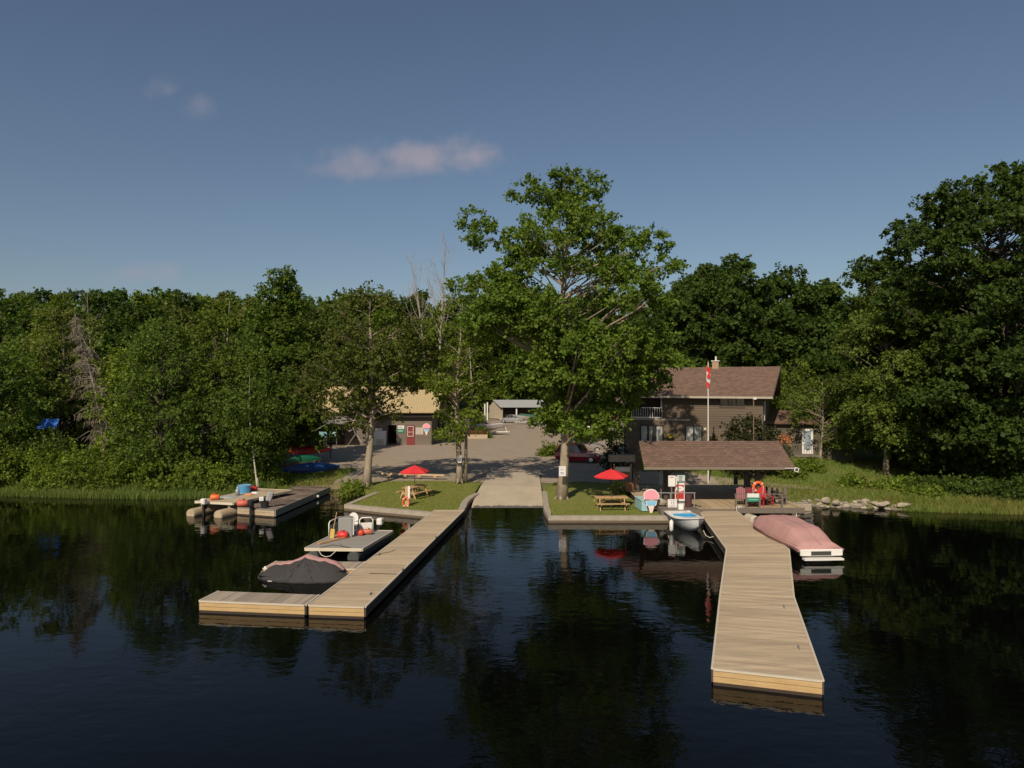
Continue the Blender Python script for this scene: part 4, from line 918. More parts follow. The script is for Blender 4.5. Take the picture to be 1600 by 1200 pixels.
# ice chest cabinets left of the door
def sheds(px0, px1, py0, py1, dd): return X(px0, dd), X(px1, dd), Z(py1, dd), Z(py0, dd)
a, c, e, g = sheds(582.5, 602.5, 674, 696.5, 83); s = thing('ice_cabinet', ((a + c) / 2, 83, terr(a, 83)), 'white ice cabinet beside the open shed door', 'cabinet'); h_ = (c - a) / 2; H_ = 1.75
MB().box(-h_, h_, -.02, .8, .05, H_).build('body', white_pl, s, bevel=.02); MB().box(-h_ * .6, h_ * .5, -.05, -.021, H_ + .02, H_ + .35).build('header_sign', mat('pale_header', (.6, .52, .46), .5), s)
for x in (-h_ * .5, h_ * .1): MB().box(x, x + .5, -.06, -.021, .15, .8).build('door', mat('cream_door', (.62, .55, .42), .5), s); MB().box(x + .17, x + .33, -.075, -.06, .42, .58).build('emblem', mat('pale_ring', (.5, .4, .25), .5), s)
# dark lean-to part on the left
ax0, ax1 = X(428, 82), X(541, 82); zg2 = terr(ax0, 82)
s2_ = thing('lean_to', (ax0, 82, zg2), 'dark open lean-to at the left end of the shop shed', 'lean-to'); wl_ = ax1 - ax0
siding_wall((0, 2.5), (wl_, 2.5), -.2, 2.9, [], dark_wood, s2_, bh=.24); MB().box(-.1, 0, 0, 6, -.2, 2.9).build('wall', dark_wood, s2_)
slab((-.5, -1.2, 2.75), (wl_ + .1, -1.2, 2.75), (wl_ + .1, 5.5, 4.6), (-.5, 5.5, 4.6), .08).build('roof', mat('grey_metal_roof', (.2, .2, .2), .5, (2, .15)), s2_)
for x in (.1, wl_ * .45, wl_ * .72): MB().box(x - .07, x + .07, -.9, -.76, 0, 2.75).build('post', dark_wood, s2_)
window(s2_, (wl_ - .95, wl_ - .3, 1.3, 2.4), 2.44, 1, white)
tq = mat('pale_turquoise_board', (.2, .38, .4), .5, (3, .3))
board(498.5, 511, 674.5, 684, 81, tq, 'pale turquoise board on the lean-to, left of a pair', zb=zg2, post=(-.8, .8))
board(514.5, 527, 674.5, 684, 81.3, tq, 'pale turquoise board with white marks behind the dark figure', zb=zg2, post=(-.8, .8), lines=[(.1, .5, 2, .7)], lc=white)
s = thing('tarp_cover', (X(484, 76), 76, terr(X(484, 76), 76)), 'bright blue tarpaulin draped over a rack by the canoes', 'tarp')
zz = Z(672, 76) - s.location.z; b = MB(); rings = []
for i in range(7):
    row = []
    for k in range(7): u = k / 6; v = i / 6; row.append((-.85 + 1.5 * u, -.15 * v + .05 * math.sin(u * 9), zz - v * (1.0 if u < .6 else 1.5) - .06 * math.sin(u * 7)))
    rings.append(row)
b.loft(rings, cap=False, closed=False).build('sheet', cyan, s); b = MB()
for x in (-.8, .6): b.box(x - .04, x + .04, 0, .08, 0, zz - .05)
b.box(-.8, .6, 0, .08, zz - .1, zz - .05); b.build('frame', grey_wood, s)
# far open boat shed
fy = 141.0; fz = terr(0, fy) + .2
fs = thing('boat_shed', (X(763, fy), fy, fz), 'distant open-fronted shed with a pale wall and grey metal roof', 'shed')
def fw_(px, py): return X(px, fy) - X(763, fy), Z(py, fy) - fz
wid = fw_(875, 0)[0]; xr_ = fw_(785, 0)[0]; hh = fw_(0, 636)[1]
pw = mat('pale_board_wall', (.46, .39, .3), .8, (1.5, .15))
MB().prism([(0, 6), (xr_, 0), (xr_ + .1, .1), (.1, 6.1)], 0, hh - .05).build('wall', pw, fs)
b = MB().add([(0, 6, hh - .05), (xr_, 0, hh - .05), (xr_ * .35, 3.9, hh + 1.1)], [(0, 1, 2)]); b.build('gable', pw, fs)
MB().box(.1, wid, 5.9, 6, 0, hh).build('wall', dark, fs)  # back wall in the same painted shade colour
slab((xr_ - .4, -.5, hh), (wid, -.5, hh), (wid, 3.8, hh + 1.35), (xr_ * .35 - .2, 3.8, hh + 1.35), .08).build('roof', mat('pale_grey_roof', (.36, .37, .37), .4, (1, .15)), fs)
for px in (807, 848): x = fw_(px, 0)[0]; MB().box(x - .12, x + .12, -.1, .1, 0, hh).build('post', white, fs)
MB().box(xr_ + .1, wid, 1.2, 1.3, 0, hh - .1).build('painted_shade_sheet', dark, fs)  # added sheet across the opening, painted as the shade inside
b = MB(); 
for px in (759.5,): q = G(px, 656, fz); 
for i, px in enumerate((757.5, 761.5)):
    o = MB().box(-.12, .12, -.12, .12, 0, 3.2 + .3 * i).build('white_post', white); o.location = (X(px, 138), 138, fz); tag(o, ('shorter' if i == 0 else 'taller') + ' white post left of the distant boat shed', 'post')
# ---------------------------------------------------------------- vehicles
def car(loc, rz, paint, label, L=4.3, W=1.75, H=1.5, hood=.25, name='parked_car'):
    s = thing(name, loc, label, 'car', rz); hl = L / 2; hw_ = W / 2
    # stations along x (front is +x): x, sill z, belt z, half width
    st = [(-hl, .45, .75, .74), (-hl + .12, .28, .95, .93), (-hl + .6, .22, .99, 1), (-.3, .2, .96, 1), (hl - 1.25, .2, .93, 1), (hl - .6, .24, .82, .96), (hl - .15, .3, .68, .86), (hl, .4, .56, .7)]
    rings = [[(x, -hw_ * k * .9, z0), (x, hw_ * k * .9, z0), (x, hw_ * k, (z0 + z1) / 2), (x, hw_ * k * .95, z1), (x, hw_ * k * .5, z1 + .05), (x, -hw_ * k * .5, z1 + .05), (x, -hw_ * k * .95, z1), (x, -hw_ * k, (z0 + z1) / 2)] for x, z0, z1, k in st]
    body = MB().loft(rings).build('body', paint, s, smooth=False, bevel=.02)
    g = [(-hl + .18, .95, .9, .78), (-hl + .5, .97, H - .06, .72), (-.1, .95, H, .74), (.35, .95, H - .04, .72), (hl - 1.35, .9, .98, .82)]
    rg = [[(x, -hw_ * .92, z0 - .02), (x, hw_ * .92, z0 - .02), (x, hw_ * k, z1 - .06), (x, hw_ * (k - .12), z1), (x, -hw_ * (k - .12), z1), (x, -hw_ * k, z1 - .06)] for x, z0, z1, k in g]
    MB().loft(rg).build('windows', glass, s)
    r2 = [[(x, -hw_ * k * 1.01, z1 - .05), (x, hw_ * k * 1.01, z1 - .05), (x, hw_ * (k - .12), z1 + .02), (x, -hw_ * (k - .12), z1 + .02)] for x, z0, z1, k in g[1:4]]
    MB().loft(r2).build('roof', paint, s)
    b = MB()
    for q in (-1, 1):
        b.bar((.38, q * hw_ * .74, H - .06), (hl - 1.3, q * hw_ * .9, .95), .06, .06); b.bar((-.45, q * hw_ * .76, H - .06), (-.5, q * hw_ * .95, .95), .06, .08); b.bar((-hl + .5, q * hw_ * .74, H - .08), (-hl + .2, q * hw_ * .88, .95), .12, .14)
    b.build('pillars', paint, s)
    for x in (-hl + .75, hl - .85):
        for q in (-1, 1):
            wo = MB().tube([(x, q * (hw_ - .18), .32), (x, q * (hw_ + .01), .32)], .32, 18).build('wheel', rubber, s); b = MB().tube([(x, q * (hw_ + .012), .32), (x, q * (hw_ + .02), .32)], [.2, .06], 10); b.build('rim', alu, wo)
    for q in (-1, 1):
        MB().ball((hl - .28, q * hw_ * .72, .7), .16, 8, 5, sc=(1.3, .75, .55)).build('headlight', mat('headlight_glass', (.7, .7, .68), .15), s)
        MB().box(-hl + .02, -hl + .16, q * hw_ * .82 - .08, q * hw_ * .82 + .08, .72, .92).build('tail_light', redp, s)
        MB().box(hl - 1.75, hl - 1.6, q * (hw_ + .08) - .07, q * (hw_ + .08) + .07, .95, 1.08).build('side_mirror', paint, s)
    return s
pr = mat('dark_red_car_paint', (.24, .006, .018), .25, coat=.6); psl = mat('silver_brown_car_paint', (.3, .26, .23), .25, metal=.4, coat=.5); pwh = mat('white_car_paint', (.6, .6, .58), .25, coat=.5)
pbk = mat('black_car_paint', (.02, .022, .025), .2, coat=.6); pgr = mat('grey_car_paint', (.35, .35, .36), .25, metal=.3, coat=.5)
q = G(904, 718.5, .85); car((q.x, q.y, terr(q.x, q.y) + .03), R(-15), pr, 'dark red hatchback parked nearest, half behind the big tree trunk', 4.3, 1.75, 1.72)
q = G(921, 706, .88); car((q.x - .4, q.y + .4, terr(q.x, q.y) + .03), R(-15), psl, 'silver-brown car parked behind the dark red hatchback', 4.5, 1.75, 1.65)
q = G(930, 697, .9); car((q.x, q.y, terr(q.x, q.y) + .03), R(-15), pbk, 'black car parked between the silver-brown and the white one', 4.5, 1.8, 1.55)
q = G(936, 689.5, .95); car((q.x, q.y, terr(q.x, q.y) + .03), R(-15), pwh, 'white car parked furthest back in the row', 4.5, 1.8, 1.5)
q = G(800, 657.5, fz - .1); car((q.x, 132, terr(q.x, 132) + .05), R(168), pgr, 'pale grey car parked in front of the distant boat shed', 4.6, 1.8, 1.5)
# ---------------------------------------------------------------- boats
def hull_rings(L, B, D, n=12, flare=.8, bow=1.8, transom=.85, rise=.25, m=7):
    rings = []
    for i in range(n + 1):
        t = i / n; x = -L / 2 + L * t; k = transom + (1 - transom) * math.sin(min(1, t * 2) * math.pi / 2) if t < .5 else (1 - ((t - .5) / .5) ** 2.2) ** .75 if t < 1 else 0
        k = max(k, .02); sh_ = D + rise * max(0, (t - .4) / .6) ** 2; kz = D * .75 * max(0, (t - .6) / .4) ** bow; row = []
        for j in range(m + 1):
            a = -1 + 2 * j / m; aa = abs(a); row.append((x, a * 0 + math.copysign(min(1, (aa ** .8) * 1.0), a) * B / 2 * k * (flare + (1 - flare) * aa), kz + (sh_ - kz) * (aa ** 2.2)))
        rings.append(row)
    return rings
def runabout(loc, rz, label, L, B, D, hullm, name='motorboat', cat='boat', sc=1):
    s = thing(name, loc, label, cat, rz); rings = hull_rings(L, B, D); b = MB(); b.loft(rings, cap=False, closed=False); b.f.append(tuple(range(8))); b.build('hull', hullm, s, smooth=True); return s, rings
# small white and blue boat
c = Vector((X(1080, 38.6), 39.6)); s, rg = runabout((c.x, c.y, -.12), R(-84), 'small white boat with blue inside moored at the left of the right dock', 3.7, 1.62, .68, mat('white_hull_paint', (.62, .64, .62), .35, (3, .08)), 'rowing_boat')
n = len(rg); b = MB()     # gunwale deck with opening
outer = [r[0] for r in rg] + [r[-1] for r in rg[::-1]]
def inner(p, f=.36, z=.0): return (p[0] * f + (-.15), p[1] * .78, min(p[2], .72) + z)
inn = [inner(p) for p in outer]
b.loft([[(p[0], p[1], p[2] + .0) for p in outer], [(p[0], p[1] * .98, p[2] + .05) for p in outer], [(q[0], q[1], q[2] + .07) for q in inn]], cap=False); b.build('gunwale', white_pl, s)
b = MB(); b.loft([[(q[0], q[1], q[2] + .068) for q in inn], [(q[0] * .97, q[1] * .9, .3) for q in inn]], cap=False); b.build('blue_interior', mat('blue_interior_paint', (.04, .3, .55), .5, (4, .1)), s); b = MB(); b.add([(q[0] * .97, q[1] * .9, .42) for q in inn], [tuple(range(len(inn)))]); b.build('floor', mat('white_hull_paint', (.62, .64, .62)), s)
b = MB(); b.box(-.55, .05, -.6, .6, .5, .6); b.box(-1.25, -.85, -.55, .55, .42, .5); b.build('seat', white_pl, s)
b = MB(); b.tube([(p[0], p[1] * 1.01, p[2] - .01) for p in [r[0] for r in rg]], .022, 5).tube([(p[0], p[1] * 1.01, p[2] - .01) for p in [r[-1] for r in rg]], .022, 5); b.build('rub_rail', mat('navy_rub_rail', (.03, .035, .07), .5), s)
b = MB()
for q in (-1, 1): b.bar((1.35, q * .35, .62), (1.5, q * .26, .62), .02, .12)
b.build('bow_marks', mat('brown_marks', (.12, .07, .05), .6), s)
def outboard(loc, rz, label, cowl, h=.45):
    s = thing('outboard_motor', loc, label, 'outboard motor', rz)
    MB().box(-.14, .2, -.15, .15, h, h + .36).build('cowling', cowl, s, bevel=.05); MB().box(-.06, .1, -.07, .07, -.15, h - .01).build('shaft', black, s, bevel=.01)
    MB().box(-.2, -.1, -.1, .1, h - .3, h - .05).build('bracket', black, s); MB().tube([(.25, 0, h + .1), (.65, 0, h + .16)], .02, 6).build('tiller', black, s); MB().tube([(-.12, 0, -.2), (.14, 0, -.2)], [.05, .04], 8).build('gearcase', black, s)
    return s
outboard((c.x + .15, c.y + 2.0, .15), R(95), 'white outboard motor on the stern of the small blue and white boat', white_pl)
b = MB().tube([(0, 0, 0), (0, 0, .1), (0, 0, .55), (0, 0, .65)], [.03, .11, .11, .03], 10); o = b.build('fender', white_pl, smooth=True); o.location = (X(1049, 38.2), 38.2, .05); tag(o, 'white fender hanging on the left side of the small boat', 'fender')
b = MB().tube([P(1099, 829, 37.2), P(1103, 837, 36.8), P(1109, 840, 36.5), P(1116, 838, 36.4)], .018, 6); tag(b.build('rope', rope_m), 'white rope from the small boat bow to the right dock', 'rope')
# big pink covered boat
c0 = Vector((X(1282, 32.0), 31.95)); hd = Vector((-1.05, 7.1)).normalized()
hd = Vector((-.45, 7.1)).normalized(); bc = Vector((c0.x - .0, c0.y)) + hd * 3.1; ang_ = math.atan2(hd.y, hd.x)
s, rg = runabout((bc.x, bc.y, -.15), ang_, 'large motorboat under a faded pink cover right of the right dock', 6.2, 2.12, .8, mat('cream_hull', (.62, .57, .47), .3, (3, .06)), 'covered_motorboat')
cover = []
nst = 13
for i in range(nst):
    t_ = i / (nst - 1); rr_ = rg[min(int(t_ * 12), 12)]; x = rr_[0][0]; hwid = max(abs(rr_[0][1]) * 1.035, (1.04 * (1 - .5 * sm(.8, 1.0, t_))) if t_ < .999 else .5); z0 = rr_[0][2]
    if i == 0: x -= .03
    rise = (.12 + .5 * sm(0, .3, t_) * (1 - sm(.66, .97, t_))) if i < 12 else .03; row = []
    for j in range(15):
        a = -1 + 2 * j / 14; aa = abs(a); prof = 1 - sm(.62, 1, aa) * 1; y = hwid * math.copysign(aa ** .9, a)
        z = z0 - .1 + (rise + .1) * prof + .012 * math.sin(i * 2.1 + j * 1.7) - .03 * math.sin(aa * 3.14) * math.sin(t_ * 20)
        row.append((x, y, z))
    cover.append([(x, -hwid * 1.01, z0 - .2)] + row + [(x, hwid * 1.01, z0 - .2)])
MB().loft(cover, cap=True).build('canvas_cover', pinkc, s, smooth=True)
seam = mat('darker_pink_seam', (.3, .15, .14), .9)
for i_ in (3, 6, 9): MB().tube([(p[0], p[1], p[2] + .004) for p in cover[i_][1:-1]], .011, 5).build('cover_seam', seam, s)
MB().tube([(r[8][0], r[8][1], r[8][2] + .004) for r in cover], .011, 5).build('cover_seam', seam, s)
for q_ in (1, 15): MB().tube([(r[q_][0], r[q_][1] * 1.012, r[q_][2] + .01) for r in cover[:12]], .018, 5).build('cover_hem', seam, s)
hl = -3.1
MB().box(hl - .09, hl + .02, -.98, .98, .42, .72).build('transom_trim', white_pl, s, bevel=.03); MB().box(hl - .11, hl - .08, -.42, .5, .47, .64).build('dark_name_plate', mat('dark_name_plate', (.05, .055, .045), .5, (9, .3)), s)
b = MB().box(hl - .32, hl - .05, -.9, .9, .28, .36); b.build('swim_step', white_pl, s)
b = MB().tube([(1.4, -1.0, .8), (1.4, -1.0, 1.5)], .02, 6); b.build('antenna', white, s)
b = MB().bar((-.2, -.5, 1.36), (-.2, .35, 1.37), .03, .02); b.build('painted_fold', mat('painted_pink_fold_shade', (.25, .11, .1), .9), s)  # shade of a crease painted as a darker strip
# black and pink covered boat
c = Vector((-8.55, 29.3)); s, rg = runabout((c.x, c.y, -.2), R(-6), 'small boat under a black and pink cover by the long left dock', 3.5, 1.15, .36, black, 'covered_boat')
cov = []; cp = []
for i in range(19):
    t_ = i / 18; x = -1.9 + 3.8 * t_; hwid = .82 * (math.sin(math.pi * (t_ * .94 + .03)) ** .45); pk = .5 + .1 * sm(.0, .15, t_) + .36 * math.exp(-(abs(t_ - .52) / .17) ** 1.3) + .12 * math.exp(-((t_ - .75) / .12) ** 2); pk *= (1 - sm(.86, 1, t_) * .45) * (1 - (1 - sm(0, .1, t_)) * .35)
    row = []
    for j in range(17):
        a = -1 + 2 * j / 16; aa = abs(a); ysh = .1; a0 = .34; z = .26 + (pk * 1.18 - .26) * (1 - abs((a - a0) / (1 + a0 if a < a0 else 1 - a0)) ** 1.6) + .02 * math.sin(j * 2.2 + i * 3.1) + .015 * math.sin(i * 1.3 - j * 2.7); row.append((x, a * hwid, z))
    cov.append(row)
def rows(a, c): return [r[a:c] for r in cov]
MB().loft(rows(0, 9), cap=False, closed=False).build('black_cover', blackc, s, smooth=True)
MB().loft([[(p[0], p[1], p[2] + (.0 if k else 0)) for k, p in enumerate(r)] for r in rows(8, 17)], cap=False, closed=False).build('pink_cover', pinkc, s, smooth=True)
b = MB().loft([[r[0] for r in cov], [(r[0][0], r[0][1] * 1.0 + .02 * math.sin(k_ * 2.1), .2) for k_, r in enumerate(cov)]], cap=False, closed=False); b.build('cover_skirt', blackc, s, smooth=True)
fold = mat('painted_fold_shade', (.012, .012, .012), .8); fold2 = mat('painted_ridge_light', (.07, .068, .066), .8)  # crease shade and lit ridges are put into these two colours
for q_, (i0, i1) in enumerate(((9, 5), (9, 7), (9, 10), (9, 12), (10, 15))): MB().tube([(lerp(cov[i0][k][0], cov[i1][k][0], 1 - k / 8), lerp(cov[i0][k][1], cov[i1][k][1], 1 - k / 8), lerp(cov[i0][k][2], cov[i1][k][2], 1 - k / 8) + .006) for k in range(9)], .014, 5).build('painted_fold', fold if q_ % 2 else fold2, s)
MB().box(-1.3, -.7, -.66, -.58, .17, .22).build('hull_trim', white_pl, s); MB().box(-.3, .2, -.68, -.6, .17, .21).build('hull_trim', white_pl, s)
MB().ball((-1.7, .0, .5), .1, 8, 5, sc=(.8, 1, 1.4)).build('handlebar_end', white_pl, s)
# ---------------------------------------------------------------- pontoon boats
def pontoon(name, FL, FR, BR, BL, top, label, deckm, trim, tubem, rt, pitch=.2, side=None, overh=.25, cat='pontoon boat'):
    t0 = thing(name, (FL[0], FL[1], 0), label, cat); o = Vector(FL); FL, FR, BR, BL = [Vector(p) - o for p in (FL, FR, BR, BL)]
    b = MB(); n = int((BL - FL).length / pitch)
    for i in range(n):
        a = lerp(FL, BL, (i + .02) / n); a2 = lerp(FL, BL, (i + .98) / n); c = lerp(FR, BR, (i + .02) / n); c2 = lerp(FR, BR, (i + .98) / n)
        b.add([(*a, top - .03), (*c, top - .03), (*c2, top - .03), (*a2, top - .03), (*a, top), (*c, top), (*c2, top), (*a2, top)], [(0, 3, 2, 1), (4, 5, 6, 7), (0, 1, 5, 4), (1, 2, 6, 5), (2, 3, 7, 6), (3, 0, 4, 7)])
    b.build('deck', deckm, t0)
    for p, q in ((FL, FR), (FR, BR), (BR, BL), (BL, FL)):
        d = (q - p).normalized(); nn = Vector((d.y, -d.x)) * .05; k = MB(); z0 = top - .12; z1 = top + .02
        k.add([(*p, z0), (*q, z0), (*(q + nn), z0), (*(p + nn), z0), (*p, z1), (*q, z1), (*(q + nn), z1), (*(p + nn), z1)], [(0, 3, 2, 1), (4, 5, 6, 7), (0, 1, 5, 4), (1, 2, 6, 5), (2, 3, 7, 6), (3, 0, 4, 7)]); k.build('deck_trim', trim, t0)
    ax = (BL - FL).normalized()
    for u in (.14, .86):
        p = lerp(FL, FR, u) - ax * overh; q = lerp(BL, BR, u) + ax * .1; k = MB(); zc = rt * .35
        k.tube([(*p, zc), (*(p + ax * .08), zc), (*(p + ax * .3), zc), (*q, zc)], [rt * .9, rt * .98, rt, rt], 18); k.build('pontoon', tubem, t0, smooth=False)
        k = MB()
        for e in (.15, .5, .85): r_ = lerp(p, q, e); k.box(r_.x - .06, r_.x + .06, r_.y - .06, r_.y + .06, zc + rt * .9, top - .031)
        k.build('bracket', steel_g, t0)
    return t0, ax
pt, ax = pontoon('pontoon_boat', (-19.55, 43.8), (-16.95, 43.1), (-15.0, 48.3), (-17.5, 49.0), .77, 'tan pontoon barge with a cluttered pale deck beside the old brown dock', mat('plywood_deck', (.4, .3, .18), .8, (1.5, .25), isl=.2, col2=(.45, .38, .28)), mat('cream_rail', (.6, .53, .4), .6, (3, .12)), tanpaint, .33, overh=.8, pitch=.6)
gdeck = mat('grey_work_deck', (.27, .255, .225), .85, (1.6, .15), isl=.12, stretch=(1, 4, 1))
pt2, ax2 = pontoon('work_pontoon', (-9.43, 32.4), (-6.83, 32.3), (-6.1, 36.2), (-8.7, 36.4), .51, 'grey work pontoon with a steering console moored at the long left dock', gdeck, mat('cream_rail', (.6, .53, .4), .6), mat('dark_green_grey_tube', (.07, .08, .075), .4, (3, .3)), .3, overh=.12)
T2 = .51
def L2W(px, py, z=T2): return G(px, py, z)
def low(name, loc, label, cat, rz=0, group=None): return thing(name, loc, label, cat, rz, group)
# console
q = L2W(541, 839.5); s = low('console', q, 'grey steering console on the work pontoon', 'console', R(8))
MB().box(-.38, .3, -.05, .45, 0, .95).build('cabinet', mat('grey_console_paint', (.27, .27, .26), .5, (4, .1)), s, bevel=.03); MB().box(.305, .36, 0, .4, .1, .93).build('side_panel', white_pl, s, bevel=.01); MB().box(-.1, .2, .0, .3, .951, 1.0).build('top_plate', steel_g, s)
q = L2W(514, 838); s = low('railing', q, 'white tubular rail on the left edge of the work pontoon', 'railing', R(80))
MB().tube([(0, 0, 0), (0, 0, .62), (.12, 0, .72), (1.3, 0, .72), (1.42, 0, .62), (1.42, 0, 0)], .03, 8).build('rail', white, s, smooth=True); MB().box(.05, 1.37, -.01, .01, .08, .5).build('panel', steel_g, s)
q = L2W(562, 832.5); q2 = L2W(578, 830); s = low('railing', q, 'white tubular rail at the stern right of the work pontoon', 'railing', R(14))
MB().tube([(0, 0, 0), (0, 0, .65), (.1, 0, .75), (.55, 0, .75), (.65, 0, .65), (.65, 0, 0)], .035, 8).build('rail', white, s, smooth=True); MB().box(.04, .6, -.01, .02, .05, .5).build('panel', white_pl, s)
q = L2W(551, 833); s = low('plastic_chair', q, 'white plastic chair on the work pontoon behind the console', 'chair', R(0))
b = MB(); b.loft([[(x, .18 + .02 * math.cos(x * 5), .42), (x, .2, .42)] for x in (-.25, .25)]); 
bk = [(.24 * math.sin(a), .8 + .26 * -math.cos(a) if False else .72 + .28 * math.cos(a)) for a in [R(-100 + 200 * i / 10) for i in range(11)]]; bk = bk + [(.22, .44), (-.22, .44)]
MB().loft([[(x, .2 + .04 * (z - .4), z) for x, z in bk], [(x, .23 + .04 * (z - .4), z) for x, z in bk]]).build('backrest', white_pl, s)
MB().box(-.25, .25, -.25, .2, .4, .44).build('seat', white_pl, s, bevel=.01)
for x in (-.22, .22):
    for y in (-.2, .18): MB().box(x - .025, x + .025, y - .025, y + .025, 0, .4).build('leg', white_pl, s)
    MB().box(x - .03, x + .03, -.25, .2, .6, .63).build('armrest', white_pl, s)
outboard((L2W(592, 826).x, 37.0, .1), R(78), 'white outboard motor at the stern of the work pontoon', white_pl, .55)
def fueltank(loc, label, rz=0, m=redpl, sc=1, group=None):
    s = thing('fuel_tank', loc, label, 'fuel tank', rz, group, sc)
    b = MB(); b.tube([(-.22, 0, .14), (-.19, 0, .14), (.19, 0, .14), (.22, 0, .14)], [.1, .15, .15, .1], 14, sq=.9); b.build('tank', m, s, smooth=True); MB().tube([(.05, 0, .26), (.05, 0, .32)], .035, 8).build('cap', black, s)
    MB().tube([(-.12, 0, .27), (-.1, 0, .33), (0, 0, .33), (.02, 0, .27)], .012, 5).build('handle', m, s); return s
fueltank(L2W(535.5, 840.5), 'bright red fuel tank in front of the grey console', 0, sc=1.15, m=mat('bright_red_tank', (.68, .04, .03), .4))
fueltank(L2W(564.5, 836), 'red fuel tank, left of the two below the stern rail', R(90), sc=.95)
fueltank(L2W(575, 835), 'dusty orange-red fuel tank, right of the two below the stern rail', R(10), m=mat('dusty_red_tank', (.5, .14, .08), .6), sc=1)
q = L2W(520, 841); s = low('paddle', q, 'yellow wooden paddle leaning against the pontoon rail', 'paddle'); MB().tube([(0, 0, .3), (.17, .1, 1.25)], .022, 6).build('shaft', pine, s); MB().bar((-.05, 0, 0), (0, 0, .45), .2, .03).build('blade', mat('yellow_blade', (.6, .4, .08), .6), s)
b = MB().bar(L2W(498, 851) + Vector((0, 0, .04)), L2W(552, 838) + Vector((0, 0, .04)), .12, .05); tag(b.build('plank', mat('orange_plank', (.5, .26, .1), .8, (3, .3))), 'long orange plank lying on the work pontoon deck', 'plank')
b = MB().tube([L2W(500, 856), L2W(520, 852), L2W(540, 855), L2W(548, 856.5)], .012, 5).tube([L2W(531, 850), L2W(535, 854), L2W(543, 856)], .012, 5); b.v = [(x, y, z + .02) for x, y, z in b.v]; tag(b.build('cable', black), 'thin black cable lying on the work pontoon deck', 'cable')
b = MB().tube([P(498, 860, 32.2), P(502, 867, 32.15), P(508, 870, 32.15), P(516, 869, 32.15), P(525, 861, 32.2)], .018, 6); tag(b.build('rope', rope_m), 'white rope drooping below the front of the work pontoon', 'rope')
b = MB().tube([G(585, 868, .41), G(600, 864, .41), G(611, 862, .41), G(617, 859, .41)], .012, 5); tag(b.build('cable', black), 'black mooring line lying across the long left dock', 'cable')
b = MB().bar(G(577, 896, .415), G(620, 897, .415), .03, .02); tag(b.build('boat_hook', dark_wood), 'dark boat hook lying across the long left dock', 'boat hook')
# items on the tan barge
T1 = .77
fueltank(G(336, 781, T1), 'orange fuel tank on the near edge of the tan barge', R(15), mat('orange_tank', (.75, .16, .04), .45), 1.25)
q = G(382, 770, T1); s = low('plastic_tub', q, 'blue plastic tub on the tan barge', 'tub'); MB().tube([(0, 0, 0), (0, 0, .5)], [.36, .42], 16).build('body', bluep, s); MB().torus((0, 0, .5), .42, .03, 16, 6).build('rim', mat('pale_blue_rim', (.2, .42, .6), .5), s)
q = G(371, 774, T1); s = low('water_jug', q, 'grey water jug beside the blue tub', 'jug'); MB().tube([(0, 0, 0), (0, 0, .34), (0, 0, .42), (0, 0, .5)], [.14, .14, .06, .05], 12).build('body', mat('grey_jug', (.25, .27, .29), .3), s, smooth=True); MB().tube([(0, 0, .5), (0, 0, .55)], .05, 8).build('cap', white_pl, s)
fueltank(G(396, 767, T1), 'small red fuel can right of the blue tub', R(30), redp, 1.1)
fueltank(G(378, 795, .62) if False else Vector((X(379, 43.6), 43.6, .47)), 'faded red fuel tank between the barge and the dark motor', R(10), mat('faded_red_tank', (.55, .12, .08), .6), 1.5)
def clothes(px, py, z, label, m, r=.4, sd=1):
    c = G(px, py, z); b = MB(); r_ = random.Random(sd); rings = []
    for i in range(8):
        row = []
        for k in range(8): x = -r + 2 * r * i / 7; y = -r + 2 * r * k / 7; edge = min(1, 2.2 * (1 - max(abs(x), abs(y)) / r)); row.append((c.x + x * (1 + r_.uniform(-.1, .1)), c.y + y, c.z + .005 + .12 * edge * r_.uniform(.4, 1)))
        rings.append(row)
    tag(b.loft(rings, cap=False, closed=False).build('tarp', m, smooth=True), label, 'tarp')
clothes(357, 777, T1, 'crumpled pale grey sheet at the near end of the tan barge', mat('pale_grey_sheet', (.36, .38, .37), .6), .55, 3)
clothes(398, 770.5, T1, 'small crumpled white cloth right of the grey jug', white, .25, 4)
clothes(389, 773, T1, 'orange cloth lying on the tan barge near the jug', mat('orange_cloth', (.6, .25, .1), .8), .25, 6)
outboard((X(322, 43.5), 43.2, .05), R(-100), 'white outboard motor at the near end of the tan barge', white_pl, .62)
outboard((X(391, 42.6), 42.75, .05), R(-100), 'black outboard motor on the near end of the old brown dock', black, .6)
q = Vector((X(411, 43), 43.3, .45)); s = low('covered_outboard', q, 'outboard motor with a grey cowling and black tub on the old brown dock', 'outboard motor', R(20))
MB().tube([(0, 0, 0), (0, 0, .38)], [.22, .25], 12).build('tub', black, s); MB().box(-.12, .25, -.15, .15, .42, 1.05, M=Matrix.Rotation(R(18), 4, 'Y')).build('cowling', mat('grey_cowling', (.33, .32, .32), .5, (4, .1)), s, bevel=.07); MB().box(-.32, -.05, -.12, .12, .42, .68).build('bracket', white_pl, s, bevel=.03)
b = MB().ball((0, 0, 0), .14, 8, 5, sc=(1, 1, .8)); o = b.build('buoy', white_pl); o.location = (X(496.5, 49.3), 49.2, .2); tag(o, 'small white buoy on the side of the old brown dock', 'buoy')
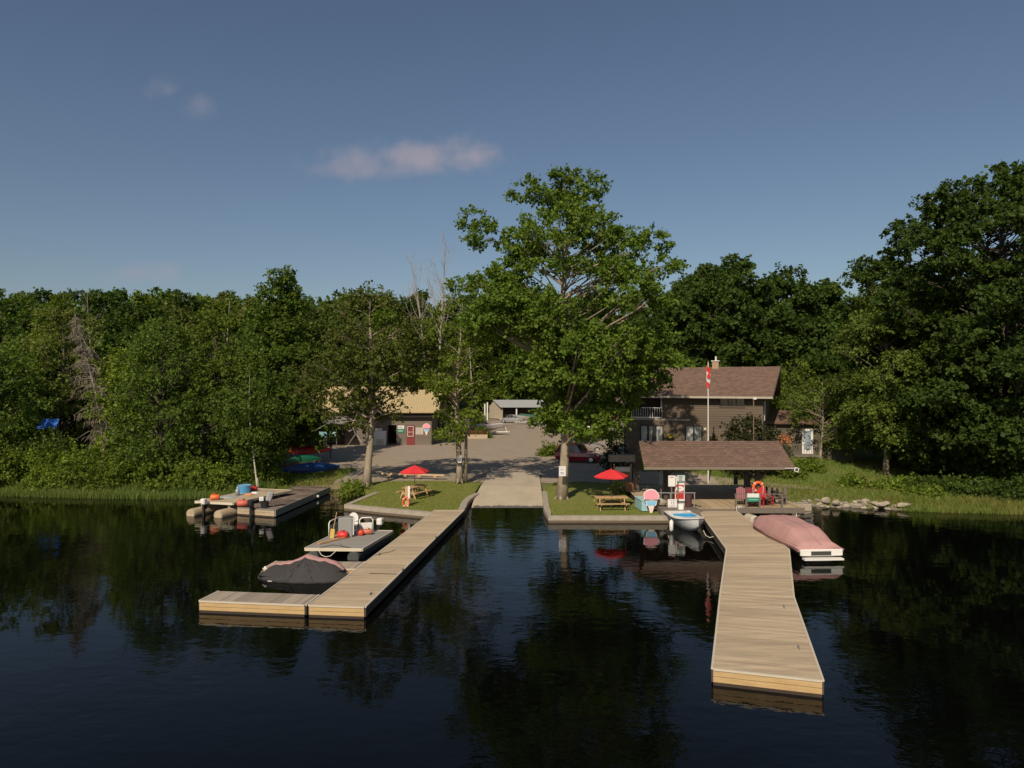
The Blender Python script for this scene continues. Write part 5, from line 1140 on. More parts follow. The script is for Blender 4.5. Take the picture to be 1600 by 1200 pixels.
# canoes and racks
def canoe(loc, rz, m, label, L=4.6, B=.85, flip=True, tilt=0, name='canoe'):
    s = thing(name, loc, label, 'canoe', rz + R(14), None, (1, 1.2, 1.5)); s.rotation_euler.x = R(22); rings = []
    for i in range(17):
        t_ = -1 + 2 * i / 16; k = (1 - abs(t_) ** 2.0) ** .95 + .02; zt = .05 + .12 * abs(t_) ** 4; row = []
        for j in range(9): a = math.pi * j / 8; row.append((t_ * L / 2, math.cos(a) * B / 2 * k, (zt * 0 + (.36 if True else 0) * math.sin(a) ** .8 * (.35 + .65 * k)) if flip else -.36 * math.sin(a)))
        rings.append(row)
    MB().loft(rings, cap=False, closed=False).build('hull', m, s, smooth=True); b = MB()
    b.tube([(r[0][0], r[0][1], r[0][2]) for r in rings], .02, 5).tube([(r[-1][0], r[-1][1], r[-1][2]) for r in rings], .02, 5); b.build('gunwale', dark_wood, s)
    if not flip:
        b = MB()
        for x in (-1.1, 1.1): b.box(x - .12, x + .12, -.36, .36, -.12, -.08)
        b.build('seat', grey_wood, s)
    return s
q = GT(478, 735); canoe((X(486, 59.5), 59.5, terr(X(486, 59.5), 59.5) + .35), R(18), mat('blue_canoe', (.012, .05, .19), .4, (2, .3)), 'blue overturned canoe lying nearest on the bank', 4.9, .95)
canoe((X(478, 66), 66, terr(X(478, 66), 66) + 1.15), R(14), mat('red_canoe', (.42, .02, .02), .4, (2, .2)), 'bright red overturned canoe raised on a rack', 4.6, .9)
canoe((X(478, 65), 64, terr(X(478, 65), 64) + .5), R(18), mat('green_canoe', (.01, .11, .06), .4, (2, .2)), 'green overturned canoe under the red one', 3.4, .55)
canoe((X(462, 72), 72, terr(X(462, 72), 72) + 1.5), R(8), mat('brown_red_canoe', (.13, .035, .02), .5, (2, .3)), 'brown-red overturned canoe behind the bright red one', 4.6, .9)
canoe((X(470, 69), 69, terr(X(470, 69), 69) + 1.1), R(8), mat('olive_canoe', (.2, .17, .07), .6, (2, .3)), 'olive overturned canoe between the red and brown ones', 3.2, .7)
s = thing('canoe_rack', (X(480, 66), 66, terr(X(480, 66), 66)), 'timber rack holding the red and olive canoes', 'rack')
for x in (-1.3, 1.3):
    for y in (-.6, 3.4): MB().box(x - .05, x + .05, y - .05, y + .05, 0, 1.5).build('post', grey_wood, s)
    MB().box(x - .04, x + .04, -.55, 3.35, .93, 1.0).build('arm', pine, s); MB().box(x - .04, x + .04, -2.4, -.66, .42, .49).build('arm', grey_wood, s)
    MB().box(x - .05, x + .05, -2.45, -2.35, -.1, .41).build('post', grey_wood, s)
MB().box(-1.5, 1.5, 3.2, 3.3, 1.35, 1.42).build('arm', grey_wood, s)
# boats on trailers
def trailer_boat(loc, rz, label, hullm, covm=None, L=5.5, B=2.0, group=None, wind=True):
    s = thing('trailer_boat', loc, label, 'boat', rz, group); rg = hull_rings(L, B, .85); b = MB(); rg = [[(p[0], p[1], p[2] + .55) for p in r] for r in rg]
    b.loft(rg, cap=False, closed=False); b.f.append(tuple(range(8))); b.build('hull', hullm, s, smooth=True)
    rows_ = [[r[0], (r[0][0], r[0][1] * .5, r[0][2] + (.35 if covm else .06)), (r[-1][0], r[-1][1] * .5, r[-1][2] + (.35 if covm else .06)), r[-1]] for r in rg]
    MB().loft(rows_, cap=False, closed=False).build('cover' if covm else 'deck', covm or white_pl, s)
    b = MB(); b.bar((-L / 2, .5, .4), (L / 2 + .9, 0, .45), .08, .1); b.bar((-L / 2, -.5, .4), (L / 2 + .9, 0, .45), .08, .1); b.bar((-1, -1, .4), (-1, 1, .4), .08, .08); b.build('trailer', white, s)
    for y in (-.95, .95): MB().tube([(-1, y - .08, .3), (-1, y + .08, .3)], .3, 14).build('wheel', rubber, s)
    MB().bar((L / 2 + .5, 0, .45), (L / 2 + .3, 0, 1.2), .06, .06).build('winch_post', white, s)
    if wind and not covm: MB().loft([[(.4, -.7, 1.45), (.4, .7, 1.45)], [(.0, -.6, 1.85), (.0, .6, 1.85)]], cap=False, closed=False).build('windscreen', glass, s)
    return s
q = G(752, 684, .8); trailer_boat((X(757, 101), 101, terr(X(757, 101), 101) + .05), R(-12), 'pale silver motorboat on a white trailer left of the lane', mat('silver_hull', (.42, .4, .38), .35, (2, .1)))
s = bpy.data.objects['trailer_boat']
trailer_boat((X(716, 109), 109, terr(X(716, 109), 109)), R(-5), 'dark brown boat on a trailer behind the flower bed', mat('brown_hull', (.16, .05, .03), .5), mat('dark_blue_cover', (.02, .04, .12), .8), 5)
trailer_boat((X(842, 127), 127, terr(X(842, 127), 127)), R(186), 'silver boat under a dark green cover on a trailer in the lane', mat('silver_hull', (.42, .4, .38), .35), mat('dark_green_cover', (.03, .1, .07), .8, bump=(8, .4)), 7.0, 2.4)
trailer_boat((X(860, 134), 134, terr(X(860, 134), 134) + .3), R(175), 'boat with a blue cover behind the dark green one', mat('silver_hull', (.42, .4, .38), .35), mat('blue_cover', (.04, .12, .3), .8), 6.0, 2.2)
trailer_boat((X(925, 92), 92, terr(X(925, 92), 92)), R(5), 'white motorboat on a trailer behind the parked cars', mat('white_hull_paint', (.62, .64, .62), .35), None, 5.5)
trailer_boat((X(958, 88), 88, terr(X(958, 88), 88)), R(10), 'white and brown boat on a trailer next to the house corner', mat('white_hull_paint', (.62, .64, .62), .35), mat('brown_cover', (.12, .06, .04), .8), 5)
o = MB().box(-2.2, 2.2, -1.2, 1.2, 0, 2.3).build('wall', pw) if False else None
s = thing('cabin', (X(962, 95), 95, terr(X(962, 95), 95)), 'pale cabin wall seen between the big tree and the house', 'cabin'); siding_wall((-2.6, 0), (3, 0), 0, 3.0, [], mat('pale_cabin_siding', (.42, .33, .21), .8, (2, .12), isl=.1), s); MB().box(-2.6, 3, .05, 4, 0, 3.0).build('wall', mat('pale_cabin_siding', (.4, .32, .2)), s); slab((-3, -.6, 3.0), (3.4, -.6, 3.0), (3.4, 2, 4.1), (-3, 2, 4.1), .1).build('roof', shingle, s)
# raised flower bed by the lane
s = thing('raised_bed', (X(735, 94), 94.5, terr(X(735, 94), 94.5)), 'long pale timber raised bed with red flowers by the lane', 'planter')
w_ = (X(757, 94) - X(703, 94)) / 2; MB().box(-w_, w_, -.7, .7, -.1, .55).build('box', mat('pale_planter_wood', (.42, .33, .23)), s, bevel=.02)
r_ = np.random.RandomState(9); p = np.stack([r_.uniform(-w_, w_, 900), r_.uniform(-.6, .6, 900), r_.uniform(.5, .9, 900)], 1); quadmesh('flowers', blades(p, .1, .3, .12, r_, .6), mat('red_green_flowers', (.16, .07, .03), .8, isl=.9), s)
# notices on tree trunks
def notice(px0, px1, py0, py1, d, label, zb=.6):
    b = board(px0, px1, py0, py1, d, white, label, th=.02, zb=zb, lines=[(.12, .2, 1, .8), (.3, .42, 1, .7), (.55, .85, 2, .6)], lc=mat('purple_ink', (.25, .22, .4), .6)); return b
notice(873.4, 884, 728.5, 744, 45.95, 'white notice with purple writing on the big tree trunk'); notice(715, 721, 711.5, 723, 53.15, 'small white notice with purple writing on the trunk left of the ramp')
# blue tarp in the woods
s = thing('tarp_shelter', (X(77, 57.5), 57.5, terr(X(77, 57.5), 57.5)), 'deep blue tarpaulin half hidden in the woods on the left', 'tarp'); zz = Z(655, 57.5) - s.location.z
slab((-.8, -.5, zz - .75), (.85, -.5, zz - .7), (.7, .2, zz + .05), (-.7, .2, zz), .03).build('sheet', tarpb, s)
for x in (-.6, .6): MB().tube([(x, .22, 0), (x, .22, zz)], .03, 6).build('pole', barkg, s)
o = MB().ball((0, 0, 0), .35, 8, 5, sc=(1, .6, .35)).build('kayak_end', white); o.location = P(178, 669, 58); tag(o, 'white boat end poking out of the bushes by the dead spruce', 'boat')
# ---------------------------------------------------------------- people (small figures, far off)
def person(loc, rz, label, top, legs, skin, hair, h=1.72, arm=0.3, hat=None):
    s = thing('person', loc, label, 'person', rz); k = h / 1.72
    V = [(0, 0, .95), (0, 0, 1.15), (0, 0, 1.38), (0, 0, 1.5), (0, .01, 1.62), (.1, 0, .9), (.11, .03, .48), (.11, 0, .08), (.11, .16, .03), (-.1, 0, .9), (-.12, -.02, .48), (-.12, -.04, .08), (-.12, .12, .03), (.19, 0, 1.4), (.25, .03, 1.12), (.2, .22, 1.02), (.19, .3, 1.02), (-.19, 0, 1.4), (-.25, .03, 1.12), (-.2, .22, 1.05), (-.19, .3, 1.05)]
    E = [(0, 1), (1, 2), (2, 3), (3, 4), (0, 5), (5, 6), (6, 7), (7, 8), (0, 9), (9, 10), (10, 11), (11, 12), (2, 13), (13, 14), (14, 15), (15, 16), (2, 17), (17, 18), (18, 19), (19, 20)]
    Rr = [.15, .14, .16, .06, .1, .095, .065, .045, .04, .095, .065, .045, .04, .065, .045, .035, .035, .065, .045, .035, .035]
    me = bpy.data.meshes.new('body'); me.from_pydata([(x * k, y * k, z * k) for x, y, z in V], E, []); o = bpy.data.objects.new('body', me); COL.objects.link(o)
    md = o.modifiers.new('s', 'SKIN'); 
    for i, r in enumerate(Rr): me.skin_vertices[0].data[i].radius = (r * k, r * k * .85)
    me.skin_vertices[0].data[0].use_root = True; sb = o.modifiers.new('u', 'SUBSURF'); sb.levels = 1; sb.render_levels = 1
    dg = bpy.context.evaluated_depsgraph_get(); bpy.context.view_layer.update(); m2 = bpy.data.meshes.new_from_object(o.evaluated_get(bpy.context.evaluated_depsgraph_get())); bpy.data.objects.remove(o)
    m2.materials.clear(); [m2.materials.append(q) for q in (top, legs, skin)]
    for p in m2.polygons:
        z = p.center.z / k; p.material_index = 1 if z < .97 else (2 if z > 1.5 or (p.center.y > .13 and z > .9) else 0)
    b = bpy.data.objects.new('body', m2); COL.objects.link(b); b.parent = s
    MB().ball((0, -.01 * k, 1.69 * k), .105 * k, 10, 6, sc=(1, 1.05, .75)).build('hair' if not hat else 'hat', hat or hair, s, smooth=True)
    return s
skin = mat('skin', (.4, .24, .17), .6)
q = Vector((X(517, 76.5), 76.5)); person((q.x, q.y, terr(*q) + .03), R(200), 'person in dark clothes standing in the shade by the lean-to boards', mat('dark_shirt', (.03, .032, .04), .9), mat('dark_trousers', (.02, .02, .025), .9), skin, black)
q = Vector((X(970, 61.3), 61.3)); person((q.x, q.y, terr(*q) + .03), R(150), 'person in a white shirt and white hat beside the narrow cedar', mat('white_shirt', (.5, .5, .52), .8), mat('black_trousers', (.02, .02, .025), .9), skin, black, 1.65, hat=white)
# ---------------------------------------------------------------- trees
def unit(a): return a / np.maximum(np.linalg.norm(a, axis=-1, keepdims=True), 1e-6)
def leaves(clumps, nspr, nlf, ls, rs, droop=.25, sprL=(.35, .8), fold=0, flat=.6):
    """clumps: (n,5) x,y,z,rxy,rz ; every clump is a spray of short shoots that carry leaves"""
    C = []; D = []
    for cx, cy, cz, r, rz, ox, oy in clumps:
        n = max(4, int(nspr * (r / 1.2) ** 2)); d = unit(rs.normal(0, 1, (n, 3))); d[:, 2] = np.where(d[:, 2] < 0, d[:, 2] * .55, d[:, 2])
        q = rs.uniform(.45, 1.0, (n, 1)) ** .6; p = np.array([cx, cy, cz]) + d * q * np.array([r, r, rz])
        out = np.array([ox, oy, .15]); dd = unit(d * np.array([1, 1, .5]) + out * .55 + rs.normal(0, .3, (n, 3)) + np.array([0, 0, -.1])); C.append(p); D.append(dd)
    p = np.concatenate(C); d = np.concatenate(D); n = len(p); Ls = rs.uniform(*sprL, n)
    t = rs.uniform(0, 1, (n, nlf)); pos = p[:, None] + d[:, None] * (t * Ls[:, None])[..., None]; pos[..., 2] -= (t ** 2) * droop * Ls[:, None]
    pos = pos.reshape(-1, 3) + rs.normal(0, .05 + ls * .25, (n * nlf, 3)); dd = np.repeat(d, nlf, 0)
    ax = unit(dd * .5 + rs.normal(0, .7, (n * nlf, 3)) + np.array([0, 0, -.25])); nr = unit(np.array([0, -.12, flat]) + rs.normal(0, .5, (n * nlf, 3)) + dd * .3)
    sd_ = unit(np.cross(ax, nr)); s = ls * np.clip(rs.lognormal(-.05, .32, (n * nlf, 1)), .45, 1.8); w_ = s * rs.uniform(.38, .5, (n * nlf, 1)); mid = pos + ax * s * .45
    return np.stack([pos, mid + sd_ * w_, pos + ax * s, mid - sd_ * w_], 1).reshape(-1, 3), p
def prof_maple(t): return max(0.0, (1 - t) ** .62) * min(1, .55 + t * 2.2)
def prof_round(t): return math.sqrt(max(0, 1 - (2 * t - .9) ** 2 / 1.21)) if t > .0 else .5
def prof_ash(t): return max(.05, math.sin(math.pi * min(1, .18 + t * .82)) ** .7)
def prof_col(t): return max(.1, math.sin(math.pi * min(1, .1 + t * .88)) ** .5)
def make_tree(name, label, cat, H, zc, Rc, prof, seed, ncl, nspr, nlf, ls, lm, bm_, tr=.3, cr=(.8, 1.5), lean=(0, 0), squash=.55, inner_=.35, loc=(0, 0, 0), group=None, branches=True, droop=.25, extra=None, sprL=(.35, .8), trunkH=.93, wob=.16, fork=0, flat=.42, rej=None, rise=(.2, .6)):
    rs = np.random.RandomState(seed); rd = random.Random(seed); root = thing(name, loc, label, cat, 0, group)
    def cxy(z): t = z / H; return Vector((lean[0] * t + wob * (math.sin(z * .45 + seed) - math.sin(seed)), lean[1] * t + .14 * (math.cos(z * .4 + seed * 2) - math.cos(seed * 2)), z))
    lob = [(rd.uniform(0, 6.28), rd.uniform(.12, .3), rd.randint(1, 3)) for _ in range(3)]
    cl = []
    for i in range(ncl):
        for _ in range(30):
            t = rd.random(); rr = prof(t) * Rc
            if rd.random() < (prof(t) ** 1.2 + .08): break
        a = rd.uniform(0, 2 * math.pi); lb = 1 + sum(am * math.sin(k * a + ph + t * 3) for ph, am, k in lob) * .55
        q = (rd.random() ** .5) if rd.random() > inner_ else rd.uniform(.15, .7); q = .35 + .65 * q
        r = rd.uniform(*cr) * (1 - .35 * t); rad = max(0, rr * lb * q - r * .35); z = zc + (H - zc) * t - r * .3; c = cxy(z)
        if rej and rej(c.x + rad * math.cos(a), c.y + rad * math.sin(a), z): continue
        cl.append((c.x + rad * math.cos(a), c.y + rad * math.sin(a), z, r, r * squash, math.cos(a), math.sin(a)))
    z = H - cr[0] * .35; c = cxy(z); cl.append((c.x, c.y, z, cr[0] * .6, cr[0] * .6, 0, 0))
    if extra: cl += extra
    b = MB(); Ht = H * trunkH; n = 12; pts = [cxy(Ht * (i / n)) for i in range(n + 1)]; rad = [tr * (1.35 if i == 0 else 1) * max(.06, (1 - (i / n)) ** .75 * .95 + .03) for i in range(n + 1)]
    b.tube(pts, rad, 9)
    for k in range(5):   # root flare
        a = k * 1.257 + seed; b.tube([(math.cos(a) * tr * 1.7, math.sin(a) * tr * 1.7, -.12), (math.cos(a) * tr * .9, math.sin(a) * tr * .9, .12), (math.cos(a) * tr * .45, math.sin(a) * tr * .45, .7)], [tr * .22, tr * .42, tr * .3], 6)
    if branches:
        for (x, y, z, r, rz, ox, oy) in cl:
            c = cxy(z); hd = math.hypot(x - c.x, y - c.y); z0 = max(zc * .7 + .3, z - hd * rd.uniform(*rise) - .4); z0 = min(z0, Ht * .95); p0 = cxy(z0); f_ = 1 - z0 / Ht
            m1 = Vector(((p0.x * .6 + x * .4), (p0.y * .6 + y * .4), z0 + (z - z0) * .35 + .15)); m2 = Vector(((p0.x * .2 + x * .8), (p0.y * .2 + y * .8), z0 + (z - z0) * .75))
            r0 = min(tr * .42, .02 + hd * .022 + tr * .12) * (f_ * .7 + .35); b.tube([p0, m1, m2, (x, y, z)], [r0, r0 * .65, r0 * .4, r0 * .18], 5, cap=False)
            for k in range(3):
                a = rd.uniform(0, 6.28); b.tube([m2, (x + math.cos(a) * r * .7, y + math.sin(a) * r * .7, z + rd.uniform(-.2, .5) * r * .5)], [r0 * .3, .008], 3, cap=False)
    tk = b.build('trunk', bm_, root, smooth=True)
    V, _ = leaves(cl, nspr, nlf, ls, rs, droop, sprL, flat=flat); cr_ = quadmesh('crown', V, lm, root)
    KIDS[root.name] = [tk, cr_]; return root
EX = []
rd = random.Random(77)
# the great maple right of the ramp
bx, by = X(878, 47.0), 47.0
ex = [(X(720, 47) - bx, 0, Z(442, 47) - .5, .8, .35, -1, 0), (X(742, 47) - bx, .5, Z(352, 47), 1.0, .7, -1, 0), (X(765, 47) - bx, 0, Z(380, 47), 1.4, .9, -1, 0), (X(1020, 47) - bx, 0, Z(388, 47), 1.1, .6, 1, 0), (X(985, 47) - bx, 1, Z(375, 47), 1.3, .7, 1, 0), (X(1035, 47) - bx, 0, Z(425, 47), 1.2, .7, 1, 0), (X(830, 47) - bx, 0, Z(310, 47), 1.2, .9, -1, 0), (X(925, 47) - bx, 0, Z(300, 47), 1.1, .8, 1, 0)]
for px, py in ((960, 560), (1000, 540), (925, 555), (890, 560), (1025, 560), (930, 640), (960, 620), (985, 600), (905, 665), (878, 640), (995, 570), (1020, 590), (940, 590), (868, 655), (945, 650), (900, 610), (865, 585), (790, 500), (780, 470)):
    ex.append((X(px, 45.5) - bx, rd.uniform(-3.5, .5), Z(py, 45) - .5, 1.35, .7, .5 if px > 880 else -.5, -.5))
make_tree('maple_tree', 'tall spreading maple standing on the right lawn beside the boat ramp', 'tree', Z(262, 47) - .4, 4.6, 7.3, lambda t: float(np.interp(t, [0, .2, .45, .62, .75, .87, 1], [.5, .82, .97, .9, .66, .36, .04])), 12, 215, 38, 30, .165, lf_maple, bark, .34, (.65, 1.35), (.15, .5), .8, .3, (bx, by, .4), extra=ex, rej=lambda x, y, z: (x < -.2 and z < 7.4) or (x < -2.0 and z < 9.5) or (x < -3.5 and z < 11) or (y < -2.5 and z < 7.5) or (x > 4.4 and z < 6.8))
# bare twigs sticking out top left
def bare_tree(loc, H, seed, label, tr=.16, n=16, name='dead_tree', spread=1.2, m=barkg, lean=(0, 0), up=1.0, cat='tree', base=.3, twig=4):
    s = thing(name, loc, label, cat); q = random.Random(seed); b = MB(); N_ = 10
    f = lambda t: Vector((lean[0] * t + .25 * math.sin(t * 5 + seed), lean[1] * t, H * t)); b.tube([f(i / N_) for i in range(N_ + 1)], [tr * (1 - .9 * i / N_) for i in range(N_ + 1)], 7); b.build('trunk', m, s); b = MB()
    for i in range(n):
        t = base + (1 - base) * (i + q.random()) / n; p = f(t); a = q.uniform(0, 6.28); L_ = spread * (1.25 - t) * q.uniform(.7, 1.5) * 2; d = Vector((math.cos(a), math.sin(a), up * q.uniform(.5, 1.6))).normalized(); r0 = tr * (1 - .85 * t) * .45
        m_ = p + d * L_ * .5; e = p + d * L_ + Vector((0, 0, .15 * L_)); b.tube([p, m_, e], [r0, r0 * .6, .008], 5)
        for k in range(twig):
            u = q.uniform(.3, 1); pp = p.lerp(e, u); d2 = (d + Vector((q.gauss(0, .5), q.gauss(0, .5), q.gauss(.2, .4)))).normalized(); b.tube([pp, pp + d2 * L_ * .28, pp + d2 * L_ * .45 + Vector((0, 0, .1))], [r0 * .45, r0 * .25, .006], 4)
    b.build('branches', m, s); return s
# left lawn trees
make_tree('ash_tree', 'half bare tree with a pale grey trunk at the left corner of the lawn', 'tree', Z(436, 52.5) - .5, 5.2, 4.9, prof_ash, 5, 76, 24, 20, .17, lf_ash, bark, .3, (.8, 1.4), (.2, .4), .5, .3, (X(573, 52.5), 52.5, .45), extra=[(X(px, 52) - X(573, 52.5), rd.uniform(-.8, .8), Z(py, 52) - .45, r_, .6, -.6 if px < 573 else .6, -.2) for px, py, r_ in ((470, 612, 1.0), (495, 600, 1.2), (488, 640, .9), (515, 625, 1.1), (540, 605, 1.2), (530, 645, .8), (560, 625, 1.0), (600, 610, .9), (618, 640, .8), (500, 570, 1.2), (470, 580, 1.0), (592, 636, .6), (635, 600, .8))], droop=.5, rej=lambda x, y, z: x > 1.2 and z < 7.2)
s = bpy.data.objects['ash_tree']; b = MB()
zb_ = lambda py: Z(py, 52) - .55
for pts in ([(571, 656), (552, 655), (528, 659), (505, 657)], [(570, 660), (545, 652), (520, 655), (492, 671)], [(560, 640), (550, 662), (556, 676), (541, 698)], [(572, 650), (555, 640), (543, 626), (538, 610)], [(577, 650), (590, 640), (600, 646), (622, 640)], [(571, 640), (560, 630), (548, 628), (536, 632)], [(556, 676), (566, 690), (560, 684)], [(552, 668), (545, 672), (542, 668)]):
    b.tube([(X(px, 52) - X(573, 52.5), -.4 - .1 * i, zb_(py)) for i, (px, py) in enumerate(pts)], [.06, .045, .03, .012][:len(pts)], 6)
KIDS['ash_tree'].append(b.build('dead_branches', barkg, s))
make_tree('poplar_tree', 'slender tree with two pale stems left of the boat ramp', 'tree', Z(452, 53.6) - .6, 3.4, 3.8, prof_ash, 8, 74, 25, 20, .16, lf_yel, bark, .24, (.7, 1.25), (.2, .4), .5, .3, (X(718, 53.6), 53.6, .6), rej=lambda x, y, z: (x > .9 and z < 6.9) or (x < -1.0 and z < 6))
b = MB().tube([(.45, .3, 0), (.47, .3, 2.5), (.5, .4, 5)], [.14, .12, .09], 9); KIDS['poplar_tree'].append(b.build('stem', bark, bpy.data.objects['poplar_tree'], smooth=True))
bare_tree((X(688, 97), 97, 2), Z(378, 97) - 2, 3, 'tall dead tree with upright bare twigs rising behind the slender tree', .26, 30, spread=2.6, up=2.4, base=.45, lean=(.4, 0))
bare_tree((X(735, 99), 99, 1.5), Z(452, 99) - 1.5, 7, 'thin bare snag between the slender tree and the great maple', .14, 10, spread=.8, up=1.5, base=.5)
bare_tree((X(674, 95), 95, 2), Z(405, 95) - 2, 11, 'leaning bare tree with fine twigs left of the tallest dead tree', .2, 24, spread=2.4, up=1.8, base=.5, lean=(-2.6, 0))
# birch
make_tree('birch_tree', 'slim white-stemmed birch leaning over the tan barge', 'tree', Z(505, 51.7) - .5, 2.6, 2.7, prof_ash, 15, 80, 24, 12, .17, lf_mid, barkw, .07, (.6, 1.0), (-.7, .5), .6, .3, (X(402, 51.7), 51.7, .45), branches=False, trunkH=.7, wob=.22)
# dense trees on the left bank
def lt(px, d, top, Rc, seed, label, lm, prof=prof_col, zc=.6, n=80, ls=.18, name='broadleaf_tree', cr=(.8, 1.35), ns=24, bk=barkd, nl=18):
    x = X(px, d); g = terr(x, d); return make_tree(name, label, 'tree', Z(top, d) - g, zc, Rc, prof, seed, n, ns, nl, ls, lm, bk, .18, cr, (0, 0), .85, .15, (x, d, g))
lt(255, 54.5, 500, 3.7, 21, 'dense leafy tree on the left bank between the dead spruce and the birch', lf_mid, n=115, ls=.16)
lt(335, 58, 488, 3.1, 22, 'bright bushy tree just behind the birch', lf_yel, n=95)
lt(205, 57, 540, 2.6, 27, 'smaller bushy tree right beside the dead spruce', lf_yel, n=55)
lt(408, 54.5, 600, 1.5, 23, 'low bushy tree between the birch and the canoes', lf_mid, n=44, ls=.17, cr=(.6, 1))
lt(310, 54, 600, 2.3, 24, 'low leafy tree in front of the bright bushy one', lf_mid, n=55, ls=.17, cr=(.6, 1))
lt(440, 66, 421, 5.2, 25, 'tall maple with a ragged top behind the canoes', lf_maple, prof_maple, 2.5, 110, .24, cr=(1, 1.6))
lt(500, 93, 470, 5.0, 26, 'mid-height maple behind the lean-to, left of the half bare tree', lf_mid, prof_col, 3.4, 80, .24, cr=(.9, 1.5))
lt(5, 59, 540, 3.4, 28, 'dark leafy tree at the left edge of the photo behind the reeds', lf_mid, n=90)
lt(95, 66, 480, 4.4, 29, 'olive leafy tree behind the blue tarpaulin', lf_ash, n=90, ls=.22)
lt(-30, 55, 520, 4.5, 30, 'leafy tree cut by the left picture edge', lf_mid, n=80)
# dead spruce
dx_, dy_ = X(166, 57), 57; g = terr(dx_, dy_); H = Z(490, 57) - g
s = thing('dead_spruce', (dx_, dy_, g), 'dead brown spruce with drooping bare twigs on the left bank', 'tree'); b = MB(); ftr = lambda t: Vector((-2.3 * t ** 1.1 + .3 * math.sin(t * 4), 0, H * t)); b.tube([ftr(i / 10) for i in range(11)], [.17 * (1 - .85 * i / 10) for i in range(11)], 8); b.build('trunk', barkg, s)
rs = np.random.RandomState(5); q = random.Random(9); b = MB(); tw = []
for i in range(130):
    t = q.uniform(.2, .98); 
    if q.random() < .5 and t < .5: continue
    p = ftr(t); a = q.uniform(0, 6.28); L_ = (1.15 - t) * 2.6 * q.uniform(.6, 1.1); d = Vector((math.cos(a), math.sin(a), 0)); e = p + d * L_ + Vector((0, 0, -.3 * L_)); m_ = p + d * L_ * .5 + Vector((0, 0, .02)); b.tube([p, m_, e], [.03, .02, .006], 4)
    for k in range(30): u = q.uniform(.15, 1); pp = p.lerp(e, u); tw.append((pp.x + q.gauss(0, .08), pp.y + q.gauss(0, .08), pp.z))
b.build('branches', barkg, s); tw = np.array(tw); V = blades(tw, -.55, -.1, .035, rs, .8); quadmesh('twigs', V, lf_dead, s)
bare_tree((X(140, 74), 74, terr(X(140, 74), 74)), Z(452, 74) - terr(0, 74), 31, 'bare twiggy treetop rising above the dead spruce', .12, 12, spread=1.3, up=1.2, base=.6)
bare_tree((X(358, 84), 84, terr(X(358, 84), 84)), Z(470, 84) - terr(0, 84), 33, 'white bare snag sticking out of the forest left of the ragged maple', .16, 5, spread=.7, up=1.3, base=.6, m=barkw, twig=1)
# right hand side
def bk2(px, d, top, Rc, seed, label, lm, prof, zc, n, ls, cr, nm='maple_tree', ns=24, gl_=None, sq=.7, lean=(0, 0), tr=.3, nl=13, droop=.25, sprL=(.35, .8), bark_=barkd, inner=.2, rej=None):
    x = X(px, d); g = terr(x, d); return make_tree(nm, label, 'tree', Z(top, d) - g, zc, Rc, prof, seed, n, ns, nl, ls, lm, bark_, tr, cr, lean, sq, inner, (x, d, g), droop=droop, sprL=sprL, rej=rej)
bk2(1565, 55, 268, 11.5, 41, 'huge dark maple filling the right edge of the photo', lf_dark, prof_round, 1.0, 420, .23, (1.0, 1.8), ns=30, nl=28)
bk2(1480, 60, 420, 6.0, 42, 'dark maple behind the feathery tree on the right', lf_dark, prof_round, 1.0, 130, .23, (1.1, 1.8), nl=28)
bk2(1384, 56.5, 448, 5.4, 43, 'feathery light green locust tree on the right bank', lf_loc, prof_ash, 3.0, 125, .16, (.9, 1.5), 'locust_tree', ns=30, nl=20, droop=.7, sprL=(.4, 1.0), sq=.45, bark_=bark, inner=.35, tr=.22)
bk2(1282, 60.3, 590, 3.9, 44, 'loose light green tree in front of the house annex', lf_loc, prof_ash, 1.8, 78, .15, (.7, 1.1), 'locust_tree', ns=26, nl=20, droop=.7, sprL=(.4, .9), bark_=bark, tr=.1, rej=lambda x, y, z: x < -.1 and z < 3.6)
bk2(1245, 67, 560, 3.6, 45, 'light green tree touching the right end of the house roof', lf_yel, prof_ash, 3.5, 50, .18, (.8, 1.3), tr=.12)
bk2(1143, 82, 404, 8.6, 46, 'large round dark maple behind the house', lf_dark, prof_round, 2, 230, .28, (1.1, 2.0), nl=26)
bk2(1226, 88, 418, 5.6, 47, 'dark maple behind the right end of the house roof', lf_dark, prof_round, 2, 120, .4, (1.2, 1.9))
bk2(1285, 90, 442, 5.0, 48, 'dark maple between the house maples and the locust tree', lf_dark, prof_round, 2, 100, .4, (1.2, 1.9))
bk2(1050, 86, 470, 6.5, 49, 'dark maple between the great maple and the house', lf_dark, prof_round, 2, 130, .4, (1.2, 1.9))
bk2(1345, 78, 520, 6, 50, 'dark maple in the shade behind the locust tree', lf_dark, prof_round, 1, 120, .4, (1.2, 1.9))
# cedar and shrubs
cx_, cy_ = X(962, 59), 59; make_tree('cedar_tree', 'narrow dark cedar at the left corner of the house', 'tree', Z(661, 59) - terr(cx_, cy_), .1, 1.1, lambda t: max(.05, (1 - t) ** .8), 61, 70, 26, 9, .14, lf_con, barkd, .08, (.35, .5), loc=(cx_, cy_, terr(cx_, cy_)), branches=False, squash=1.2, inner_=.1)
def shrub(px, d, top, Rc, seed, label, lm, n=26, ls=.14, x=None, name='bush', cr=(.4, .7), sq=.75):
    x = X(px, d) if x is None else x; g = terr(x, d); z0 = max(g, -.02)
    return make_tree(name, label, 'bush', max(.5, Z(top, d) - z0), .1, Rc, prof_round, seed, n, 54, 13, ls, lm, barkd, .03, cr, (0, 0), sq, .15, (x, d, z0), branches=False, trunkH=.5)
shrub(1168, 55.5, 650, 2.0, 62, 'large round bush in front of the house behind the shelter roof', leafmat('dark_shrub_leaves', (.045, .06, .02), (.07, .05, .025)), 60, .2)
